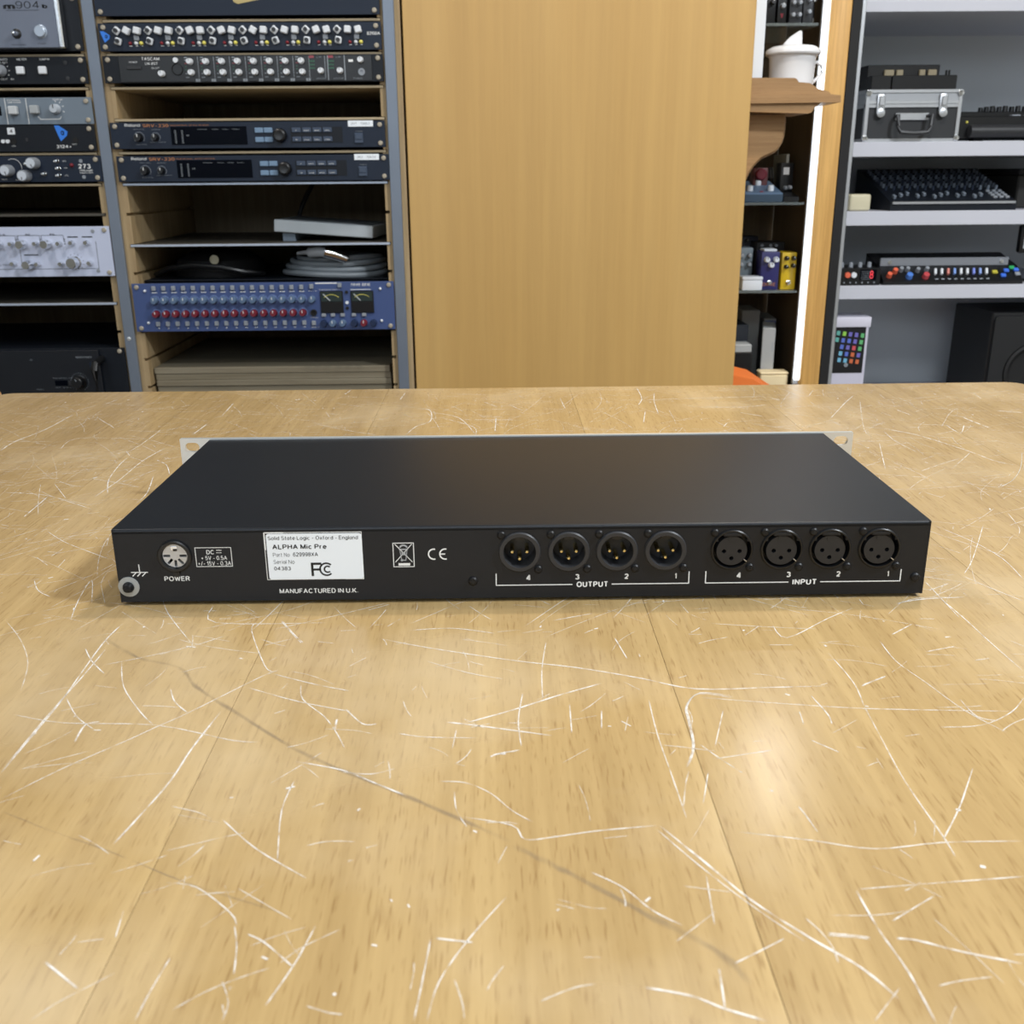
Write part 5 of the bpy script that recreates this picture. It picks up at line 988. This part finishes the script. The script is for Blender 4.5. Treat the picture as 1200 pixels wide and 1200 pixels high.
# aluminium-edged case
c = thing('flight_case', 'small black case with aluminium edges and a handle on the upper shelf', 'case', (.8640, SY + .018, S1), radians(0))
w, d, h = .0985, .16, .1010
MB().box(-w, w, .002, d - .002, .002, .070, bev=.001).build('case_body', mat('case_vinyl', '26282B', .6, bump=.1, nscale=600), c)
MB().box(-w - .0005, w + .0005, .001, d, .0730, .1000, bev=.001).build('lid', mat('lid_aluminium', 'AEB2B8', .4, .6), c)
m = MB()
for z in (.0, .0665, .0735, .0945): m.box(-w - .001, w + .001, -.0012, .004, z, z + .0065, bev=.0005)
for x in (-w - .001, w - .0065): m.box(x, x + .0075, -.0014, .004, 0, .101, bev=.0005)
for y in (.0, d - .006): m.box(-w - .0014, -w + .004, y, y + .006, 0, .101)
for z in (0, .0665, .0945): m.box(-w - .0014, -w + .003, 0, d, z, z + .0065)
m.build('aluminium_edging', ALU, c)
for x in (-w, w):
    for z in (.002, .099): MB().lathe([(.0065, 0), (.0055, -.0028), (0, -.0038)], x * .965, -.001, z * .9 + .005, n=14).build('corner_cap', CHROME, c)
for x in (-.0690, .0600):
    l_ = MB().box(x - .0085, x + .0085, -.0055, -.001, .0530, .0930, bev=.003, seg=2).build('latch', ALU, c)
    m = MB().lathe([(.0085, 0), (.0085, -.003), (.005, -.004), (0, -.004)], x, -.0056, .0560, n=16).box(x - .005, x + .005, -.009, -.0056, .070, .088, bev=.001); m.build('latch_lever', ALU, l_)
hd = MB().tube([(-.034, -.001, .050), (-.036, -.018, .050), (-.036, -.022, .030), (-.030, -.023, .018), (0, -.024, .0155), (.026, -.023, .018), (.033, -.022, .030), (.033, -.018, .050), (.031, -.001, .050)], .0042, 8).build('handle', CHAR, c)
m = MB(); 
m.box(-.036, .034, -.003, -.001, .0420, .0560, bev=.001); m.build('handle_plate', ALU, hd)
# black box on top of the case
c = thing('power_supply', 'black open-topped power unit with tan connectors lying on the aluminium case', 'device', (.8650, SY + .030, S1 + .1012))
MB().box(-.088, .062, .03, .14, 0, .0500, bev=.001).box(-.046, .088, 0, .03, 0, .0275, bev=.001).box(-.088, -.047, .002, .03, 0, .0275, bev=.001).build('case', BLKP, c)
for x, w in ((-.055, .020), (-.030, .014), (.018, .012), (.036, .018)): MB().box(x, x + w, .023, .0298, .0280, .0400, bev=.001).build('connector', mat('tan_terminal', '8A8068', .5), c)
for x in (.070, .076): MB().lathe([(.0022, 0), (.0022, .010), (0, .011)], x, .015, .0275, 'z', n=10).build('terminal_post', BLKP, c)
# console at right of the case
c = thing('black_console', 'black desktop console with a padded front edge at the right of the upper shelf', 'audio unit', (1.130, SY + .02, S1))
MB().box(-.165, .17, .02, .20, .006, .050, bev=.002).box(-.165, .17, .09, .20, .048, .062, bev=.002).build('body', BLKP, c)
MB().tube([(-.140, .010, .020), (-.138, .010, .020), (.165, .010, .020), (.167, .010, .020)], [.006, .0125, .0125, .006], 12).build('armrest', CHAR, c)
for x in (-.12, .0, .14): MB().box(x, x + .02, .025, .05, 0, .006).build('foot', BLKR, c)
put('indicator_lamp', led_mesh(.0026, YEL), c, (-.142, -.0000 + .019, .038))
KBS = MB().lathe([(.0058, 0), (.0050, .012), (0, .0125)], axis='z', n=14).mesh('knob', BLKP)
for i in range(7):
    for j in range(3): put('knob', KBS, c, (-.05 + i * .028, .11 + j * .028, .0622))
for i in range(5): MB().box(-.03 + i * .03, -.012 + i * .03, .055, .07, .0502, .0540, bev=.001).build('fader_cap', KNOBG, c)
# cream power brick, mixer, dark case on the middle shelf
c = thing('power_adapter', 'small cream power adapter at the left end of the middle shelf', 'adapter', (.7745, SY + .02, S2)); MB().box(-.0225, .0225, 0, .05, 0, .0340, bev=.005, seg=3).build('adapter_body', CREAM, c)
for x in (-.007, .007): MB().box(x - .001, x + .001, .0502, .066, .014, .020).build('plug_pin', ALU, c)
c = thing('mixing_desk', 'black mixing desk crowded with small knobs and faders on the middle shelf', 'mixer', (.9700, SY + .012, S2))
mw, md = .134, .20; ang = math.atan2(.060, md); z_at = lambda y: .018 + y * .060 / md
m = MB(); v = [m.bm.verts.new(p) for p in ((-mw, 0, 0), (mw, 0, 0), (mw, md, 0), (-mw, md, 0), (-mw, 0, .018), (mw, 0, .018), (mw, md, .078), (-mw, md, .078))]
for f in ((0, 1, 5, 4), (1, 2, 6, 5), (2, 3, 7, 6), (3, 0, 4, 7), (4, 5, 6, 7), (3, 2, 1, 0)): m.bm.faces.new([v[i] for i in f])
m.box(-mw, mw, md, md + .03, 0, .084, bev=.001); m.build('body', BLK2, c)
MB().box(-mw + .003, mw - .003, -.0035, .0, .0135, .0185, bev=.0008).build('silver_strip', ALU, c)
kc = {n_: MB().lathe([(.0034, 0), (.0028, .009), (0, .0095)], axis='z', n=10).mesh('knob', m_) for n_, m_ in (('a', mat('dim_cap', '4C5460', .4)), ('b', mat('blue_cap', '232C3C', .4)), ('c', CHAR), ('d', mat('pale_cap2', '6A7480', .4)))}
for i in range(15):
    for j in range(9):
        y = .075 + j * .0145; put('knob', kc['d' if (j + i // 12) % 4 == 1 else 'a' if j % 3 else 'b'], c, (-mw + .014 + i * .0172, y, z_at(y) + .0002), (ang, 0, 0))
FC = MB().box(-.0030, .0030, -.006, .006, .0, .0070, bev=.0008).mesh('fader_cap', mat('pale_cap2', '6A7480', .4))
for i in range(12):
    y = .022 + (i * 7 % 5) * .005; put('fader_cap', FC, c, (-mw + .014 + i * .0172, y, z_at(y) + .0002), (ang, 0, 0))
for i in range(3):
    for j in range(4): y = .02 + j * .013; put('push_button', MB().box(-.004, .004, -.003, .003, 0, .004, bev=.0006).mesh('push_button', KNOBG), c, (mw - .012 - i * .013, y, z_at(y) + .0002), (ang, 0, 0))
o = thing('dark_case', 'plain dark case with a raised rim behind the right end of the mixing desk', 'case', (1.225, SY + .10, S2)); MB().box(-.08, .10, 0, .2, 0, .070, bev=.003).build('case_body', mat('dark_olive_case', '201F1C', .6), o); MB().box(-.082, .102, -.002, .202, .0705, .083, bev=.003).build('lid', BLKR, o)
# long desktop synthesizer and small groove box on the lower shelf
c = thing('desktop_synthesizer', 'long black desktop synthesizer with a silver top strip and coloured buttons', 'synthesizer', (.9905, SY + .012, S3))
sw_ = .1520
m = MB(); v = [m.bm.verts.new(p) for p in ((-sw_, 0, 0), (sw_, 0, 0), (sw_, .12, 0), (-sw_, .12, 0), (-sw_, 0, .006), (sw_, 0, .006), (sw_, .034, .036), (-sw_, .034, .036), (-sw_, .12, .058), (sw_, .12, .058))]
for f in ((0, 1, 5, 4), (4, 5, 6, 7), (7, 6, 9, 8), (8, 9, 2, 3), (3, 2, 1, 0)): m.bm.faces.new([v[i] for i in f])
m.bm.faces.new([v[i] for i in (1, 2, 9, 6, 5)]); m.bm.faces.new([v[i] for i in (0, 4, 7, 8, 3)])
m.build('body', BLKP, c)
aa = math.atan2(.030, .034)      # slope of the control face
FM = Matrix.Translation((0, 0, .006)) @ Matrix.Rotation(aa, 4, 'X')
def onface(name, me, x, s_, rz=0): 
    o_ = put(name, me, c); p = FM @ Vector((x, s_, .0002)); o_.location = p; o_.rotation_euler = (aa, 0, 0); return o_
def cap(r_, h_, m_, n_=14): return MB().lathe([(r_, 0), (r_ * .85, h_), (0, h_ * 1.05)], axis='z', n=n_).mesh('knob', m_)
a2 = math.atan2(.016, .086)
MB().box(-sw_ + .002, sw_ - .020, .0345, .041, .0365, .0540, bev=.001).build('silver_top_strip', mat('silver_strip', '8C9098', .4, .4), c)
for x in (-sw_ + .022, sw_ - .036): MB().lathe([(.0042, 0), (.0042, -.002), (0, -.0022)], x, .0344, .045, n=14).build('screw', CHROME, c)
for x, s_, m_, r_ in ((-.137, .016, BTNO, .006), (-.122, .028, BTNO, .006), (-.108, .032, KNOBG, .005), (-.094, .013, mat('blue_knob', '4F7FD0', .4), .0075), (-.094, .032, KNOBG, .005), (-.072, .030, KNOBG, .005), (-.058, .013, mat('red_knob', 'C04A50', .4), .0075), (-.052, .032, KNOBG, .005)):
    onface('knob', cap(r_, .010, m_), x, s_)
cols = [WPL, WPL, mat('pink_cap', 'D88A80', .4), mat('blue_cap3', '7FA0E0', .4), WPL, WPL, mat('blue_cap4', '7F90E0', .4), mat('blue_cap5', '8FA8E0', .4), WPL]
for i, m_ in enumerate(cols): onface('fader_cap', MB().box(-.0025, .0025, -.008, .008, 0, .006, bev=.0008, mtx=Matrix.Rotation(radians(-14), 4, 'Z')).mesh('fader_cap', m_), -.034 + i * .0140, .026)
for x, s_, m_ in ((.096, .024, mat('yellow_button', 'B8B040', .4)), (.112, .014, mat('blue_button', '3F6FD8', .4)), (.122, .028, mat('blue_button', '3F6FD8', .4)), (.136, .036, mat('green_button', '2FA060', .4)), (.1440, .018, KNOBG), (.1440, .030, mat('blue_button', '3F6FD8', .4))):
    onface('push_button', MB().box(-.0055, .0055, -.0045, .0045, 0, .005, bev=.001).mesh('push_button', m_), x, s_)
m = MB()
for i in range(9): p = FM @ Vector((-.038 + i * .014, .006, .0003)); q_ = FM @ Vector((-.031 + i * .014, .009, .0003)); m.quad([(p.x, p.y, p.z), (q_.x, p.y, p.z), (q_.x, q_.y, q_.z), (p.x, q_.y, q_.z)])
m.build('lettering', GREYP, c, smooth=False)
c = thing('groove_box', 'small black groove box with orange and white buttons left of the long synthesizer', 'synthesizer', (.7880, SY + .010, S3))
MB().box(-.0430, .0420, 0, .09, 0, .0360, bev=.001).build('body', BLKP, c)
for x, m_ in ((-.030, BTNO), (-.0165, WPL)): MB().lathe([(.0062, 0), (.0058, -.004), (0, -.0045)], x, -.0002, .022, n=18).build('push_button', m_, c)
MB().box(-.003, .033, -.0008, 0, .0110, .0330).build('display_window', DISPLAY, c)
m = MB(); m.text('8', .018, .026, .014, .031, -.0010, 0, .02); m.build('display_digit', mat('red_digit', 'D8404A', .4, emit=.5), c, smooth=False)
for i in range(6): MB().lathe([(.0016, 0), (.0016, -.0015), (0, -.0015)], -.036 + i * .013, -.0002, .006, n=10).build('small_jack', KNOBG, c)
for i in range(4): MB().lathe([(.0048, 0), (.0042, .010), (0, .011)], axis='z', n=14).build('knob', KNOBG, c, (-.034 + i * .020, .03, .0362))
m = MB(); 
for i in range(5):
    for j in range(6): arc(m, .0 + j * .0035 - .002 + .003, .013 + i * .004, .0006, 0, 360, .0006, 0, -.0009, 6)
m.build('dot_matrix', GREYP, c, smooth=False)
c = thing('white_fronted_device', 'black and white device at the right edge on the lower shelf', 'device', (1.2000, SY + .04, S3)); MB().box(-.062, .06, 0, .018, .062, .122, bev=.006, seg=2).box(-.02, .02, .005, .014, 0, .07).box(-.035, .04, .0, .03, 0, .006, bev=.001).build('case', BLKP, c); MB().box(-.054, .052, -.002, 0, .072, .104, bev=.0008).build('white_front', WPL, c)
# boxed product on the bottom shelf
c = thing('product_box', 'white retail box picturing a black pad controller with coloured buttons', 'box', (.7830, SY + .02, S4))
pw = .0375; ph = .217
MB().box(-pw - .004, pw, 0, .07, 0, ph, bev=.001).build('carton', mat('retail_white', 'C8C6D6', .45), c); MB().box(-pw - .005, pw + .004, -.001, .071, ph - .022, ph + .0008, bev=.002, seg=2).build('clear_lid', mat('glossy_white', 'D4D2E0', .2), c)
MB().box(-pw + .001, pw - .006, -.0006, 0, .094, .196).build('printed_picture', mat('picture_black', '101014', .4), c)
pcol = [mat('pad_%s' % n_, h_, .5) for n_, h_ in (('lime', '8FC850'), ('violet', '6F68B8'), ('blue', '5A70C8'), ('teal', '60A8A0'), ('green', '5FB070'), ('sky', '70B0D0'), ('rose', 'C8505A'), ('orange', 'C86840'))]
m = MB(); g = [(0, 0, 3), (1, 0, 0), (2, 0, 1), (3, 0, 1), (4, 0, 4), (0, 1, 3), (1, 1, 2), (2, 1, 2), (3, 1, 1), (4, 1, 4), (0, 2, 5), (1, 2, 2), (2, 2, 1), (3, 2, 6), (4, 2, 4), (0, 3, 5), (1, 3, 5), (2, 3, 2), (3, 3, 7), (4, 3, 1), (0, 4, 5), (1, 4, 5), (2, 4, 5), (3, 4, 7), (4, 4, 7)]
for i, j, k_ in g:
    x = -pw + .008 + i * .0135 - j * .0016; zc = .184 - j * .0145 - i * .0015
    if -pw + .001 < x - .004 and x + .004 < pw - .006: m.quad([(x - .004, -.0009, zc - .0042 - .0008), (x + .0035, -.0009, zc - .0042 - .002), (x + .0045, -.0009, zc + .0042 - .001), (x - .003, -.0009, zc + .0042)], k_)
m.build('printed_pads', pcol, c, smooth=False)
m = MB(); arc(m, -.006, .112, .0028, 0, 360, .0035, 0, -.0009, 12); m.build('printed_dial', KNOBG, c, smooth=False)
# loudspeaker
c = thing('loudspeaker', 'black loudspeaker cabinet at the lower right beside the bare grey back wall', 'speaker', (1.278, SY + .02, S4))
sw2, shh = .1860, .2230
MB().box(-sw2, sw2 + .1, 0, .19, 0, shh, bev=.003).build('cabinet', mat('speaker_black', '111214', .55), c)
MB().plate(rrect(-sw2 + .004, sw2 + .09, .006, shh - .006, .008), [circle(-.083, .092, .067, 40)], -.008, -.0005).build('baffle', mat('baffle_black', '17181B', .5), c)
m = MB().lathe([(.0655, 0), (.0655, -.010), (.0600, -.012), (.0560, -.009), (.050, -.004), (.018, .012) if False else (.018, -.0012), (0, -.005)], -.083, -.0005, .092, n=40); m.build('woofer', BLKR, c)
# ------------------------------------------------------------------ wooden stool standing behind the counter's left corner
c = thing('wooden_stool', 'pale wooden stool behind the far left corner of the counter', 'stool', (-.757, 1.20, 0))
zt = T - .024
MB().lathe([(0, -.03), (.130, -.03), (.140, -.024), (.145, -.012), (.140, -.003), (.132, 0), (0, 0)], 0, 0, zt, 'z', 40).build('seat', WOODCH, c)
for a in (45, 135, 225, 315):
    ca, sa = cos(radians(a)), sin(radians(a)); MB().tube([(ca * .09, sa * .09, zt - .03), (ca * .16, sa * .16, 0)], [.016, .013], 12).build('leg', WOODCH, c)
for zr in (.28,): MB().tube([(.138 * cos(2 * pi * i / 32), .138 * sin(2 * pi * i / 32), zr) for i in range(32)], .009, 8, closed=True).build('foot_ring', WOODCH, c)
